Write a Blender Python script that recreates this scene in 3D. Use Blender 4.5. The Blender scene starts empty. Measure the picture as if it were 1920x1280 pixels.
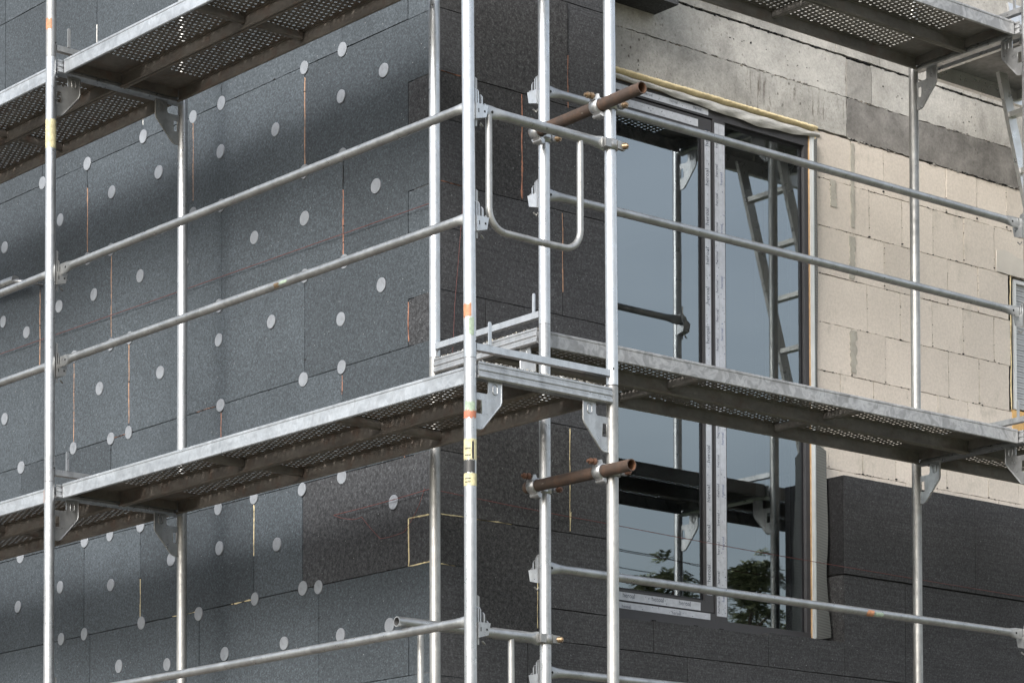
import bpy, bmesh, math, random
from mathutils import Vector, Matrix
from mathutils.geometry import tessellate_polygon
random.seed(7)
SC = bpy.context.scene
COL = SC.collection
PI = math.pi

# ------------------------------------------------------------------ materials
def nd(nt, typ, **kw):
    n = nt.nodes.new(typ)
    for k, v in kw.items():
        if k.startswith('i_'):
            n.inputs[k[2:].replace('_', ' ')].default_value = v
        else:
            setattr(n, k, v)
    return n

class Mat:
    def __init__(s, name, base=(.5, .5, .5), rough=.6, metal=0., spec=.5):
        s.m = bpy.data.materials.new(name); s.m.use_nodes = True
        s.nt = s.m.node_tree; s.nt.nodes.clear()
        s.out = nd(s.nt, 'ShaderNodeOutputMaterial')
        s.p = nd(s.nt, 'ShaderNodeBsdfPrincipled')
        s.p.inputs['Base Color'].default_value = (*base, 1)
        s.p.inputs['Roughness'].default_value = rough
        s.p.inputs['Metallic'].default_value = metal
        s.p.inputs['Specular IOR Level'].default_value = spec
        s.L(s.p.outputs[0], s.out.inputs[0])
        s.tc = nd(s.nt, 'ShaderNodeTexCoord'); s.oi = None
        s.col = None; s.base = base; s.h = None
    def L(s, a, b): s.nt.links.new(a, b)
    def vec(s, scale=(1, 1, 1), coord='Object', rnd=True):
        mp = nd(s.nt, 'ShaderNodeMapping'); mp.inputs['Scale'].default_value = scale
        if rnd:
            if not s.oi: s.oi = nd(s.nt, 'ShaderNodeObjectInfo')
            ml = nd(s.nt, 'ShaderNodeVectorMath', operation='SCALE'); ml.inputs[3].default_value = 37.0
            cb = nd(s.nt, 'ShaderNodeCombineXYZ')
            for i in range(3): s.L(s.oi.outputs['Random'], cb.inputs[i])
            s.L(cb.outputs[0], ml.inputs[0])
            s.L(ml.outputs[0], mp.inputs['Location'])
        s.L(s.tc.outputs[coord], mp.inputs['Vector'])
        return mp.outputs[0]
    def noise(s, sc, det=4, rough=.6, scale=(1, 1, 1), rnd=True, dist=0):
        n = nd(s.nt, 'ShaderNodeTexNoise'); n.inputs['Scale'].default_value = sc
        n.inputs['Detail'].default_value = det; n.inputs['Roughness'].default_value = rough
        n.inputs['Distortion'].default_value = dist
        s.L(s.vec(scale, rnd=rnd), n.inputs['Vector']); return n.outputs['Fac']
    def voro(s, sc, scale=(1, 1, 1), feat='F1', out='Distance', rnd=True, randomness=1.0):
        n = nd(s.nt, 'ShaderNodeTexVoronoi', feature=feat); n.inputs['Scale'].default_value = sc
        n.inputs['Randomness'].default_value = randomness
        s.L(s.vec(scale, rnd=rnd), n.inputs['Vector']); return n.outputs[out]
    def ramp(s, fac, stops, interp='LINEAR'):
        r = nd(s.nt, 'ShaderNodeValToRGB'); r.color_ramp.interpolation = interp
        e = r.color_ramp.elements
        while len(e) < len(stops): e.new(.5)
        for el, (p, c) in zip(e, stops):
            el.position = p
            el.color = (c, c, c, 1) if isinstance(c, (int, float)) else (*c, 1)
        s.L(fac, r.inputs[0]); return r.outputs[0]
    def mix(s, fac, a, b, mode='MIX'):
        m = nd(s.nt, 'ShaderNodeMix', data_type='RGBA', blend_type=mode)
        if isinstance(fac, (int, float)): m.inputs[0].default_value = fac
        else: s.L(fac, m.inputs[0])
        for i, v in ((6, a), (7, b)):
            if isinstance(v, tuple): m.inputs[i].default_value = (*v, 1)
            elif isinstance(v, (int, float)): m.inputs[i].default_value = (v, v, v, 1)
            else: s.L(v, m.inputs[i])
        return m.outputs[2]
    def tint(s, fac, color, mode='MIX', amount=1.):
        cur = s.col if s.col is not None else s.base
        if amount != 1.:
            mm = nd(s.nt, 'ShaderNodeMath', operation='MULTIPLY'); s.L(fac, mm.inputs[0]); mm.inputs[1].default_value = amount; fac = mm.outputs[0]
        s.col = s.mix(fac, cur, color, mode); return s
    def mul(s, col, fac=1.):
        cur = s.col if s.col is not None else s.base
        s.col = s.mix(fac, cur, col, 'MULTIPLY'); return s
    def island(s, lo, hi):
        g = nd(s.nt, 'ShaderNodeNewGeometry')
        s.mul(s.ramp(g.outputs['Random Per Island'], [(0, lo), (1, hi)])); return s
    def bump(s, h, strength=.3, dist=.002):
        b = nd(s.nt, 'ShaderNodeBump'); b.inputs['Strength'].default_value = strength; b.inputs['Distance'].default_value = dist
        s.L(h, b.inputs['Height'])
        if s.h: s.L(s.h, b.inputs['Normal'])
        s.h = b.outputs[0]; return s
    def roughness(s, v): s.L(v, s.p.inputs['Roughness']); return s
    def done(s):
        if s.col is not None: s.L(s.col, s.p.inputs['Base Color'])
        if s.h: s.L(s.h, s.p.inputs['Normal'])
        return s.m

M = {}
def galv(name, base, rough=.38, metal=.55, dirt=.25, blotch=0., rust=0., streak=(14, 14, 3), gran=1.):
    m = Mat(name, base, rough, metal)
    m.mul(m.ramp(m.noise(9, 5, .65, streak and (streak[0] / 9, streak[1] / 9, streak[2] / 9)), [(.3, 1 - dirt), (.62, 1.0)]))
    m.mul(m.ramp(m.voro(55, out='Color'), [(0, 1 - .16 * gran), (1, 1.0)]))
    # small dents and scuffs
    m.mul(m.ramp(m.noise(60, 3, .7), [(.22, 1 - dirt * 1.6), (.36, 1.0)]))
    # mortar splashes
    m.tint(m.ramp(m.noise(38, 4, .75), [(.69, 0), (.74, 1)]), (.62, .6, .55), amount=.6)
    if blotch:
        m.mul(m.ramp(m.noise(13, 2, .5, dist=1.4), [(.42, 1 - blotch), (.54, 1.0), (.63, 1 - blotch * .6), (.7, 1.)]))
    if rust:
        m.tint(m.ramp(m.noise(11, 6, .7), [(.5, 0), (.7, 1)]), (.13, .06, .03), amount=rust)
    m.roughness(m.ramp(m.noise(30, 3), [(.3, max(.1, rough - .1)), (.7, rough + .14)]))
    m.bump(m.noise(120, 3, .6), .12, .001)
    M[name] = m.done()
galv('steel_new', (.56, .58, .60), .34, .82, .2, gran=.8, streak=(22, 22, 2))
galv('steel_pole', (.50, .51, .52), .34, .82, .32, streak=(18, 18, 2.5))
galv('steel_worn', (.40, .40, .39), .40, .75, .36)
galv('steel_rail', (.40, .41, .41), .36, .82, .3, streak=(8, 8, 8))
galv('deck_rim_blue', (.47, .50, .53), .42, .6, .32, blotch=.18, streak=(12, 3, 12))
galv('deck_rim_mottled', (.42, .42, .42), .45, .4, .20, blotch=.32, streak=(8, 8, 8))
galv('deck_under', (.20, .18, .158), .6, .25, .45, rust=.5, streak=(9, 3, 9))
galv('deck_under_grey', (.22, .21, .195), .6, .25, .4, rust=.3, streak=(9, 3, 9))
galv('alu', (.68, .68, .67), .33, .8, .15, gran=.3)
galv('steel_dark', (.22, .22, .22), .42, .5, .3)

m = Mat('rusty_tube', (.052, .036, .028), .62, .2)
m.tint(m.ramp(m.noise(14, 6, .7), [(.45, 0), (.66, 1)]), (.10, .058, .038), amount=.8)
m.tint(m.ramp(m.noise(26, 4, .6, (1, .4, 1)), [(.66, 0), (.72, 1)]), (.38, .35, .30), amount=.8)
m.tint(m.ramp(m.noise(60, 5, .8), [(.55, 0), (.7, 1)]), (.04, .028, .024), amount=.7)
m.bump(m.noise(90, 5, .7), .4, .001); M['rusty_tube'] = m.done()
m = Mat('rust_inside', (.16, .07, .03), .8); m.tint(m.noise(30), (.05, .03, .02)); M['rust_inside'] = m.done()
m = Mat('bolt', (.30, .24, .15), .4, .7); m.tint(m.noise(80), (.18, .10, .06)); M['bolt'] = m.done()
m = Mat('bolt_rust', (.16, .08, .045), .6, .3); m.tint(m.noise(80), (.08, .04, .03)); M['bolt_rust'] = m.done()
m = Mat('black_hole', (.008, .008, .008), .9); m.mul(m.ramp(m.noise(20), [(0, .7), (1, 1.)])); M['black_hole'] = m.done()

def eps(name, base, isl=(.9, 1.1), coarse=0., lines=0.):
    m = Mat(name, base, .85, 0, .25)
    m.island(*isl)
    m.mul(m.ramp(m.voro(150, out='Color', rnd=False), [(0, .62), (.6, 1.0), (1, 1.5)]))       # beads
    m.mul(m.ramp(m.noise(70, 4, .8, rnd=False), [(.3, .74), (.7, 1.26)]))
    m.mul(m.ramp(m.noise(1.3, 4, .6, rnd=False), [(.3, .86), (.7, 1.12)]))                        # dust clouds
    if lines:   # hot-wire cutting lines
        m.mul(m.ramp(m.noise(5, 3, .8, (.5, .5, 34), rnd=False), [(.35, 1 - lines), (.6, 1.06)]))
    if coarse:
        m.mul(m.ramp(m.noise(48, 4, .9, rnd=False), [(.38, 1 - coarse), (.62, 1 + coarse)]))
    # stray white beads
    m.tint(m.ramp(m.voro(19, rnd=False), [(.042, 1), (.055, 0)]), (.36, .37, .38), amount=.45)
    m.tint(m.ramp(m.voro(43, rnd=False), [(.03, 1), (.06, 0)]), (.2, .21, .22), amount=.6)
    m.bump(m.voro(150, rnd=False), .25, .0015); m.bump(m.noise(14, 4, .6, rnd=False), .25, .004)
    M[name] = m.done()
eps('eps_left', (.050, .060, .069), isl=(.84, 1.12))
eps('eps_left_rasped', (.042, .044, .048), coarse=.5, isl=(.9, 1.05))
eps('eps_right', (.057, .058, .061), lines=.3, isl=(.86, 1.1))
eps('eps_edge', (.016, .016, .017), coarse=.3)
eps('eps_right_rasped', (.044, .044, .045), coarse=.45)
m = Mat('joint_dark', (.006, .006, .007), .95); m.mul(m.ramp(m.noise(8), [(0, .6), (1, 1.)])); M['joint_dark'] = m.done()
def foam(name, base, dark):
    m = Mat(name, base, .8); m.tint(m.ramp(m.noise(55, 4, .7), [(.4, 0), (.7, 1)]), dark, amount=.7)
    m.bump(m.noise(120, 4), .5, .002); M[name] = m.done()
foam('foam_orange', (.30, .135, .085), (.12, .07, .05)); foam('foam_tan', (.36, .22, .14), (.14, .08, .06))
foam('foam_yellow', (.58, .50, .30), (.38, .30, .18)); foam('foam_beam', (.72, .60, .36), (.55, .44, .25))
foam('foam_white', (.6, .6, .58), (.4, .4, .4))
m = Mat('anchor_plastic', (.185, .20, .22), .5); m.island(.92, 1.08); m.mul(m.ramp(m.noise(9), [(.3, .86), (.7, 1.06)])); m.mul(m.ramp(m.noise(40, 4, .7), [(.3, .8), (.5, 1.02)]))
m.bump(m.voro(240), .3, .001); M['anchor_plastic'] = m.done()

m = Mat('aac_block', (.64, .575, .50), .85, 0, .2); m.island(.92, 1.05)
m.mul(m.ramp(m.noise(1.7, 4, .6, rnd=False), [(.3, .90), (.7, 1.05)]))
m.tint(m.ramp(m.noise(6, 5, .7, (1, 1, .7), rnd=False), [(.58, 0), (.68, 1)]), (.40, .37, .31), amount=.45)
m.mul(m.ramp(m.noise(75, 4, .8, rnd=False), [(.34, .86), (.6, 1.02)]))
m.tint(m.ramp(m.voro(60, rnd=False), [(.04, 1), (.09, 0)]), (.2, .17, .13), amount=.35)
m.bump(m.noise(60, 5, .7, rnd=False), .35, .003); m.bump(m.noise(6, 4, .6, rnd=False), .2, .006); M['aac_block'] = m.done()
m = Mat('mortar', (.24, .21, .17), .9); m.mul(m.ramp(m.noise(25, 5, .8, rnd=False), [(.35, .38), (.62, 1.05)])); M['mortar'] = m.done()
m = Mat('mortar_smear', (.36, .34, .29), .9); m.mul(m.ramp(m.noise(18, 5, .7), [(.35, .85), (.6, 1.1)]))
m.bump(m.noise(40, 5, .8), .6, .004); M['mortar_smear'] = m.done()

def concrete(name, base, pits=.6, drips=0., rough_amt=.2):
    m = Mat(name, base, .88, 0, .2)
    m.mul(m.ramp(m.noise(2.2, 6, .62, rnd=False, dist=.6), [(.32, .70), (.5, 1.), (.68, 1.14)]))
    m.mul(m.ramp(m.noise(9, 6, .7, rnd=False), [(.36, 1 - rough_amt), (.62, 1.05)]))
    m.mul(m.ramp(m.noise(70, 4, .8, rnd=False), [(.36, .80), (.6, 1.04)]))
    m.tint(m.ramp(m.noise(3.1, 5, .65, (1, 1, .5), rnd=False), [(.48, 0), (.78, 1)]), (base[0] * 1.2, base[1] * 1.19, base[2] * 1.16), amount=.35)
    cl = m.ramp(m.noise(2.6, 3, .6, rnd=False), [(.45, 0), (.6, 1)])
    pv = m.ramp(m.voro(24, (1, 1, .8), rnd=False), [(.10, 1), (.17, 0)])
    m.tint(m.mix(1., pv, cl, 'MULTIPLY'), (.06, .05, .04), amount=pits)
    pv2 = m.ramp(m.voro(60, rnd=False), [(.10, 1), (.2, 0)])
    m.tint(pv2, (.10, .085, .07), amount=pits * .6)
    if drips:
        dr = m.ramp(m.noise(6, 5, .75, (5.2, 5.2, .55), rnd=False, dist=.5), [(.55, 0), (.63, 1)])
        m.tint(m.mix(1., dr, m.ramp(m.noise(3.2, 5, .75, rnd=False), [(.48, 0), (.60, 1)]), 'MULTIPLY'), (.10, .08, .065), amount=drips)
    m.bump(m.noise(30, 6, .7, rnd=False), .5, .005); m.bump(m.voro(24, (1, 1, .8), rnd=False), .2, .004)
    M[name] = m.done()
concrete('concrete_light', (.45, .432, .398), .42, 0.)
concrete('concrete_drips', (.41, .395, .362), .85, .9)
concrete('concrete_dark', (.235, .222, .205), .5, 0., .35)
concrete('concrete_mid', (.32, .305, .28), .5)
concrete('concrete_block', (.44, .42, .385), .45, 0., .25)

def simple(name, base, rough=.5, metal=0, var=.1, sc=12):
    m = Mat(name, base, rough, metal); m.mul(m.ramp(m.noise(sc, 4), [(.3, 1 - var), (.7, 1 + var * .4)])); M[name] = m.done()
simple('frame_dark', (.048, .047, .050), .5); simple('frame_edge', (.012, .012, .014), .4)
simple('rubber', (.008, .008, .01), .5)
simple('tape_white', (.48, .50, .54), .38, 0, .16, 40); simple('ink', (.015, .02, .04), .5); simple('ink_blue', (.03, .06, .18), .5)
simple('wood_strip', (.50, .32, .17), .6, 0, .25, 30); simple('pvc_white', (.62, .63, .62), .4); simple('pvc_trim', (.50, .54, .55), .4)
simple('wood_pale', (.50, .38, .27), .7, 0, .3, 20); simple('ply', (.62, .38, .14), .6, 0, .2, 20)
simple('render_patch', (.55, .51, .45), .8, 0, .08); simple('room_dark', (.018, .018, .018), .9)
simple('string_red', (.11, .03, .026), .7); simple('sticker_yellow', (.50, .455, .27), .55, 0, .35, 60)
simple('sticker_black', (.03, .03, .03), .5); simple('paint_orange', (.40, .19, .10), .6, 0, .35, 60); simple('paint_green', (.27, .34, .26), .6, 0, .35, 60)
simple('paint_red', (.38, .14, .08), .6, 0, .35, 60)
simple('cable', (.02, .02, .02), .6); simple('pole_wood', (.12, .09, .07), .9, 0, .3)
simple('shutter', (.42, .43, .43), .5, .2)
m = Mat('membrane', (.46, .45, .42), .35, 0, .5); m.mul(m.ramp(m.noise(9, 5, .6, (1, 1, 4)), [(.35, .68), (.65, 1.08)]))
m.bump(m.noise(7, 4, .6, (1, 1, 3)), .6, .02); M['membrane'] = m.done()
m = Mat('mesh_strip', (.062, .066, .064), .7); wv = nd(m.nt, 'ShaderNodeTexWave', bands_direction='Z'); wv.inputs['Scale'].default_value = 40
wv.inputs['Distortion'].default_value = .5
m.L(m.vec(rnd=False), wv.inputs['Vector']); m.mul(m.ramp(wv.outputs[0], [(.2, .45), (.7, 1.5)])); M['mesh_strip'] = m.done()
m = Mat('bark', (.10, .075, .055), .9); m.mul(m.ramp(m.noise(14, 5, .7, (1, 1, .3)), [(.3, .5), (.7, 1.2)])); M['bark'] = m.done()
m = Mat('leaf', (.13, .145, .08), .6); m.island(.5, 1.5); m.mul(m.ramp(m.noise(2), [(.3, .8), (.7, 1.2)])); M['leaf'] = m.done()
m = Mat('soil', (.13, .112, .095), .95)
m.mul(m.ramp(m.noise(.35, 8, .65, rnd=False), [(.3, .6), (.7, 1.25)])); m.mul(m.ramp(m.voro(5, out='Color', rnd=False), [(0, .75), (1, 1.1)]))
m.tint(m.ramp(m.noise(.06, 5, .6, rnd=False), [(.5, 0), (.6, 1)]), (.07, .09, .035)); m.bump(m.noise(6, 8, .7, rnd=False), .8, .05); M['soil'] = m.done()

def glassmat(name, refl, tr, ro=.009):
    m = bpy.data.materials.new(name); m.use_nodes = True; nt = m.node_tree; nt.nodes.clear()
    o = nd(nt, 'ShaderNodeOutputMaterial'); mx = nd(nt, 'ShaderNodeMixShader')
    g = nd(nt, 'ShaderNodeBsdfGlossy'); g.inputs['Roughness'].default_value = ro; g.inputs['Color'].default_value = (.86, .95, 1, 1)
    t = nd(nt, 'ShaderNodeBsdfTransparent'); t.inputs[0].default_value = (*tr, 1)
    lw = nd(nt, 'ShaderNodeFresnel'); lw.inputs['IOR'].default_value = 1.5
    mm = nd(nt, 'ShaderNodeMath', operation='MULTIPLY_ADD'); nt.links.new(lw.outputs[0], mm.inputs[0]); mm.inputs[1].default_value = 1.0; mm.inputs[2].default_value = refl
    nz = nd(nt, 'ShaderNodeTexNoise'); nz.inputs['Scale'].default_value = 1.6; nz.inputs['Detail'].default_value = 1
    tc = nd(nt, 'ShaderNodeTexCoord'); nt.links.new(tc.outputs['Object'], nz.inputs['Vector'])
    bp = nd(nt, 'ShaderNodeBump'); bp.inputs['Strength'].default_value = .10; bp.inputs['Distance'].default_value = .004
    nt.links.new(nz.outputs[0], bp.inputs['Height']); nt.links.new(bp.outputs[0], g.inputs['Normal'])
    nt.links.new(mm.outputs[0], mx.inputs[0]); nt.links.new(t.outputs[0], mx.inputs[1]); nt.links.new(g.outputs[0], mx.inputs[2])
    nt.links.new(mx.outputs[0], o.inputs[0]); M[name] = m
glassmat('glass', .22, (.9, .92, .92)); glassmat('glass_inner', .26, (.9, .92, .92), .022)

# ------------------------------------------------------------------ mesh helpers
class MB:
    def __init__(s): s.v = []; s.f = []; s.sm = []; s.mi = []; s.mats = []
    def mat(s, name):
        if name not in s.mats: s.mats.append(name)
        return s.mats.index(name)
    def add(s, vs, fs, mat, smooth=False):
        o = len(s.v); s.v += [tuple(v) for v in vs]; i = s.mat(mat)
        for f in fs: s.f.append(tuple(o + k for k in f)); s.sm.append(smooth); s.mi.append(i)
    def box(s, a, b, mat, M4=None):
        x0, y0, z0 = a; x1, y1, z1 = b
        vs = [Vector(p) for p in ((x0, y0, z0), (x1, y0, z0), (x1, y1, z0), (x0, y1, z0), (x0, y0, z1), (x1, y0, z1), (x1, y1, z1), (x0, y1, z1))]
        if M4: vs = [M4 @ v for v in vs]
        s.add(vs, [(3, 2, 1, 0), (4, 5, 6, 7), (0, 1, 5, 4), (1, 2, 6, 5), (2, 3, 7, 6), (3, 0, 4, 7)], mat)
    def tube(s, pts, r, mat, seg=20, inner=0, cap=True, cross=None, inner_mat=None):
        """pts: polyline; r: radius or list; cross: list of (wa, wb) scale pairs for flattening"""
        pts = [Vector(p) for p in pts]; n = len(pts); rs = r if isinstance(r, list) else [r] * n
        rings = []; up = None
        for i, p in enumerate(pts):
            t = (pts[min(i + 1, n - 1)] - pts[max(i - 1, 0)]).normalized()
            if up is None:
                up = Vector((0, 0, 1)) if abs(t.z) < .9 else Vector((0, 1, 0))
            a = t.cross(up).normalized(); b = a.cross(t).normalized(); up = b
            ca, cb = cross[i] if cross else (1, 1)
            rings.append([p + a * (math.cos(2 * PI * k / seg) * rs[i] * ca) + b * (math.sin(2 * PI * k / seg) * rs[i] * cb) for k in range(seg)])
        vs = [v for rg in rings for v in rg]
        fs = [(i * seg + k, i * seg + (k + 1) % seg, (i + 1) * seg + (k + 1) % seg, (i + 1) * seg + k) for i in range(n - 1) for k in range(seg)]
        s.add(vs, fs, mat, True)
        if inner:
            d0 = (pts[1] - pts[0]).normalized(); d1 = (pts[-1] - pts[-2]).normalized()
            for end, rg, p, d in ((0, rings[0], pts[0], d0), (1, rings[-1], pts[-1], -d1)):
                q = inner / rs[0]
                inn = [p + (v - p) * q for v in rg]; deep = [v + d * .25 for v in inn]
                fs = [(k, (k + 1) % seg, seg + (k + 1) % seg, seg + k) for k in range(seg)]
                if end == 0: fs = [f[::-1] for f in fs]
                s.add(rg + inn, fs, mat)
                s.add(inn + deep, fs, inner_mat or mat, True)
                s.add(deep, [tuple(range(seg))], 'black_hole')
        elif cap:
            s.add(rings[0], [tuple(range(seg))[::-1]], mat); s.add(rings[-1], [tuple(range(seg))], mat)
    def prism(s, loops, axis, a0, a1, mat, M4=None):
        """2D polygon (with holes) extruded along axis; loops in the two other coords in xyz order"""
        def P(p, a):
            c = list(p); c.insert('xyz'.index(axis), a); v = Vector(c); return M4 @ v if M4 else v
        flat = [p for lp in loops for p in lp]; N = len(flat)
        tri = tessellate_polygon([[Vector((p[0], p[1], 0)) for p in lp] for lp in loops])
        vs = [P(p, a0) for p in flat] + [P(p, a1) for p in flat]
        fs = [tuple(t) for t in tri] + [tuple(N + k for k in t[::-1]) for t in tri]
        o = 0
        for lp in loops:
            n = len(lp)
            for k in range(n): fs.append((o + k, N + o + k, N + o + (k + 1) % n, o + (k + 1) % n))
            o += n
        s.add(vs, fs, mat)
    def build(s, name, parent=None, fix=True):
        me = bpy.data.meshes.new(name); me.from_pydata(s.v, [], s.f)
        for mm in s.mats: me.materials.append(M[mm])
        me.polygons.foreach_set('use_smooth', s.sm); me.polygons.foreach_set('material_index', s.mi); me.update()
        if fix:
            bm = bmesh.new(); bm.from_mesh(me); bmesh.ops.recalc_face_normals(bm, faces=bm.faces); bm.to_mesh(me); bm.free()
        o = bpy.data.objects.new(name, me); COL.objects.link(o)
        if parent: o.parent = parent
        return o
def empty(name, loc, rz=0, rot=None):
    o = bpy.data.objects.new(name, None); COL.objects.link(o); o.location = loc; o.rotation_euler = rot or (0, 0, rz); o.empty_display_size = .1
    return o
def tag(o, label=None, cat=None, group=None, kind=None):
    for k, v in (('label', label), ('category', cat), ('group', group), ('kind', kind)):
        if v: o[k] = v
    return o
def copy_tree(o, parent=None):
    c = o.copy(); COL.objects.link(c)
    if parent: c.parent = parent
    for ch in list(o.children): copy_tree(ch, c)
    return c

# ------------------------------------------------------------------ scaffold set-out
ZL, ZR = 4.2966, 4.6488
W = .736; BAY = 3.076
DL, DR = .00507, -.00727
RO = (.7848, .4731)
def LP(u, v, z): return Vector((v * math.cos(DL) - u * math.sin(DL), v * math.sin(DL) + u * math.cos(DL), ZL + z))
def RP(u, v, z): return Vector((RO[0] + v * math.cos(DR) - u * math.sin(DR), RO[1] + v * math.sin(DR) + u * math.cos(DR), ZR + z))

# frame: local x across the frame (outer post at 0), y = out of plane, z up
def make_frame(mat, mat2, base=False):
    r = empty('scaffold_section', (0, 0, 0))
    for x in (0, W):
        b = MB(); b.tube([(x, 0, 0), (x, 0, .5), (x, 0, 1.2), (x, 0, 1.997)], .0243, mat, 28)
        b.tube([(x, 0, 1.9965), (x, 0, 2.002)], .0236, 'steel_dark', 24)
        for zz in (.062,):
            b.tube([(x + (.012 if x == 0 else -.012), -.0225, zz), (x + (.012 if x == 0 else -.012), -.0228, zz)], .0042, 'black_hole', 10)
        b.build('upright', r)
    # ribbed transom
    b = MB(); prof = [(-.026, .003), (-.026, -.004), (-.023, -.007), (-.023, -.012), (-.027, -.016), (-.027, -.028), (-.023, -.032), (-.023, -.038),
                      (-.027, -.042), (-.027, -.054), (-.021, -.060), (.021, -.060), (.027, -.054), (.027, -.042), (.023, -.038), (.023, -.032),
                      (.027, -.028), (.027, -.016), (.023, -.012), (.023, -.007), (.026, -.004), (.026, .003), (.020, .003), (.020, -.048), (-.020, -.048), (-.020, .003)]
    prof = [(y, z + 1.984) for y, z in prof]
    b.prism([prof], 'x', .0225, W - .0225, mat); b.build('transom', r)
    b = MB(); b.box((.022, -.015, .032), (W - .022, .015, .058), mat)
    b.build('crossbar', r)
    b = MB(); b.prism([[(.080, .059), (.094, .059), (.094, .142), (.091, .149), (.083, .149), (.080, .142)]], 'y', -.018, -.012, mat); b.build('toe_board_pin', r)
    for sx, x0 in ((1, 0), (-1, W)):
        b = MB(); T = 1.924
        def q(s_, t_): return (x0 + sx * s_, T - t_)
        out = [q(.090, 0), q(.156, 0), q(.156, .074), q(.150, .088), q(.062, .186), q(.048, .192), q(.02, .192), q(.02, .052), q(.082, .052), q(.090, .044)]
        hole = [q(.030, .078), q(.056, .078), q(.056, .132), q(.030, .132)]
        slot = [q(.110, .012), q(.135, .012), q(.135, .046), q(.110, .046)]
        b.prism([out, hole], 'y', -.0025, .0025, mat2)
        ol = [(p[0], 0, p[1]) for p in out]
        b.tube(ol[1:7], .0042, mat2, 8); b.tube([(p[0], 0, p[1]) for p in hole + hole[:1]], .0032, mat2, 6)
        for yy in (-.003, .003):
            c = q(.123, .029)
            ring = [(c[0] + math.copysign(min(.011, abs(.016 * math.cos(a))), math.cos(a)), yy, c[1] + .020 * math.sin(a)) for a in [k * PI / 8 for k in range(17)]]
            b.tube(ring, .0026, mat2, 6)
        b.build('gusset_plate', r)
    if not base:
        for z0 in (1.0, .565):
            b = MB(); d = z0 - 1
            b.prism([[(.021, .925 + d), (.070, .938 + d), (.080, .985 + d), (.021, .985 + d)]], 'y', -.024, .024, mat2)
            for xa, xb, h in ((.0215, .027, 1.056), (.032, .038, 1.054), (.051, .057, 1.036), (.070, .0765, 1.006)):
                b.prism([[(-.018, .9845 + d), (.020, .9845 + d), (.020, h - .022 + d), (.012, h - .010 + d), (-.010, h - .010 + d), (-.018, h - .020 + d)]], 'x', xa, xb, mat2)
            b.box((.058, -.0245, .955 + d), (.066, -.0235, .963 + d), 'black_hole'); b.box((.03, -.0245, .95 + d), (.034, -.0235, .966 + d), 'black_hole')
            w = b.build('wedge_housing', r)
            b = MB(); b.prism([[(.026, .90 + d), (.034, .90 + d), (.036, 1.085 + d), (.025, 1.09 + d)]], 'y', -.0105, -.0075, 'steel_worn')
            b.tube([(.05, -.01, .915 + d), (.062, -.01, .905 + d), (.064, .005, .915 + d)], .004, 'steel_worn', 8); b.build('wedge', w)
    else:
        for x in (0, W):
            b = MB(); b.tube([(x, 0, 0), (x, 0, -ZL + 4.0 + .01)], .018, 'steel_worn', 16)
            b.box((x - .075, -.075, -(ZL - 4)), (x + .075, .075, -(ZL - 4) + .008), 'steel_worn'); b.build('base_jack', r)
    return r
FR = {}
for k, a in {'new': ('steel_new', 'steel_new'), 'pole': ('steel_pole', 'steel_pole'), 'worn': ('steel_worn', 'steel_worn'), 'mix': ('steel_pole', 'steel_worn')}.items():
    FR[k] = [make_frame(*a), False]
def put_frame(kind, side, n, z, label, group='scaffold sections', lean=(0, 0)):
    src, used = FR[kind]
    r = copy_tree(src) if used else src
    FR[kind][1] = True
    if side == 'L': r.location = LP(n * BAY, 0, z); r.rotation_euler = (lean[0], lean[1], DL)
    else: r.location = RP(0, n * BAY, z); r.rotation_euler = (lean[0], lean[1], DR + PI / 2)
    tag(r, label, 'scaffold section', group); r['u'] = 0; del r['u']
    return r
FL0a = put_frame('new', 'L', 0, 0, 'bright new scaffold frame nearest the camera, standing above the middle deck at the corner', lean=(0, -.0062))
FL0b = put_frame('pole', 'L', 0, -2, 'scaffold frame with yellow labels and paint dabs below the corner of the middle deck')
for o_ in FL0b.children:
    if o_.name.startswith('upright') and max(v.co.x for v in o_.data.vertices) > .5:
        o_.data = o_.data.copy(); o_.data.materials[0] = M['steel_worn']
FL1a = put_frame('mix', 'L', 1, 0, 'left scaffold frame between the two decks with a yellow band on its outer post')
FL1b = put_frame('pole', 'L', 1, -2, 'left scaffold frame below the middle deck, in front of the dark insulated wall')
FL1c = put_frame('worn', 'L', 1, 2, 'left scaffold frame rising above the upper deck, orange paint spot on its post')
FR0a = put_frame('new', 'R', 0, 0, 'bright scaffold frame just behind the corner frame, above the middle deck', lean=(0, 0))
FR0b = put_frame('pole', 'R', 0, -2, 'second scaffold frame from the corner, below the middle deck, holding the lower brown tube')
FR1a = put_frame('pole', 'R', 1, 0, 'right scaffold frame in front of the bare pale blocks, between the two decks')
FR1b = put_frame('pole', 'R', 1, -2, 'right scaffold frame below the middle deck in front of the dark insulation boards')
FR1c = put_frame('pole', 'R', 1, 2, 'right scaffold frame above the upper deck at the top right edge')
base = make_frame('steel_worn', 'steel_worn', True)
first = True
for side, n, zz, lb in (('L', 0, -4, 'lowest scaffold frame on base jacks at the near corner'), ('L', 1, -4, 'lowest scaffold frame on base jacks along the left wall'),
                        ('R', 0, -4, 'lowest scaffold frame on base jacks behind the corner'), ('R', 1, -4, 'lowest scaffold frame on base jacks along the right wall')):
    r = base if first else copy_tree(base); first = False
    if side == 'L': r.location = LP(n * BAY, 0, zz); r.rotation_euler = (0, 0, DL)
    else:
        r.location = RP(0, n * BAY, zz); r.rotation_euler = (0, 0, DR + PI / 2)
        for ch in r.children:
            if ch.name.startswith('base_jack'): ch.scale = (1, 1, (ZR - 4) / (ZL - 4))
    tag(r, lb, 'scaffold section', 'scaffold sections')

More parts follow.
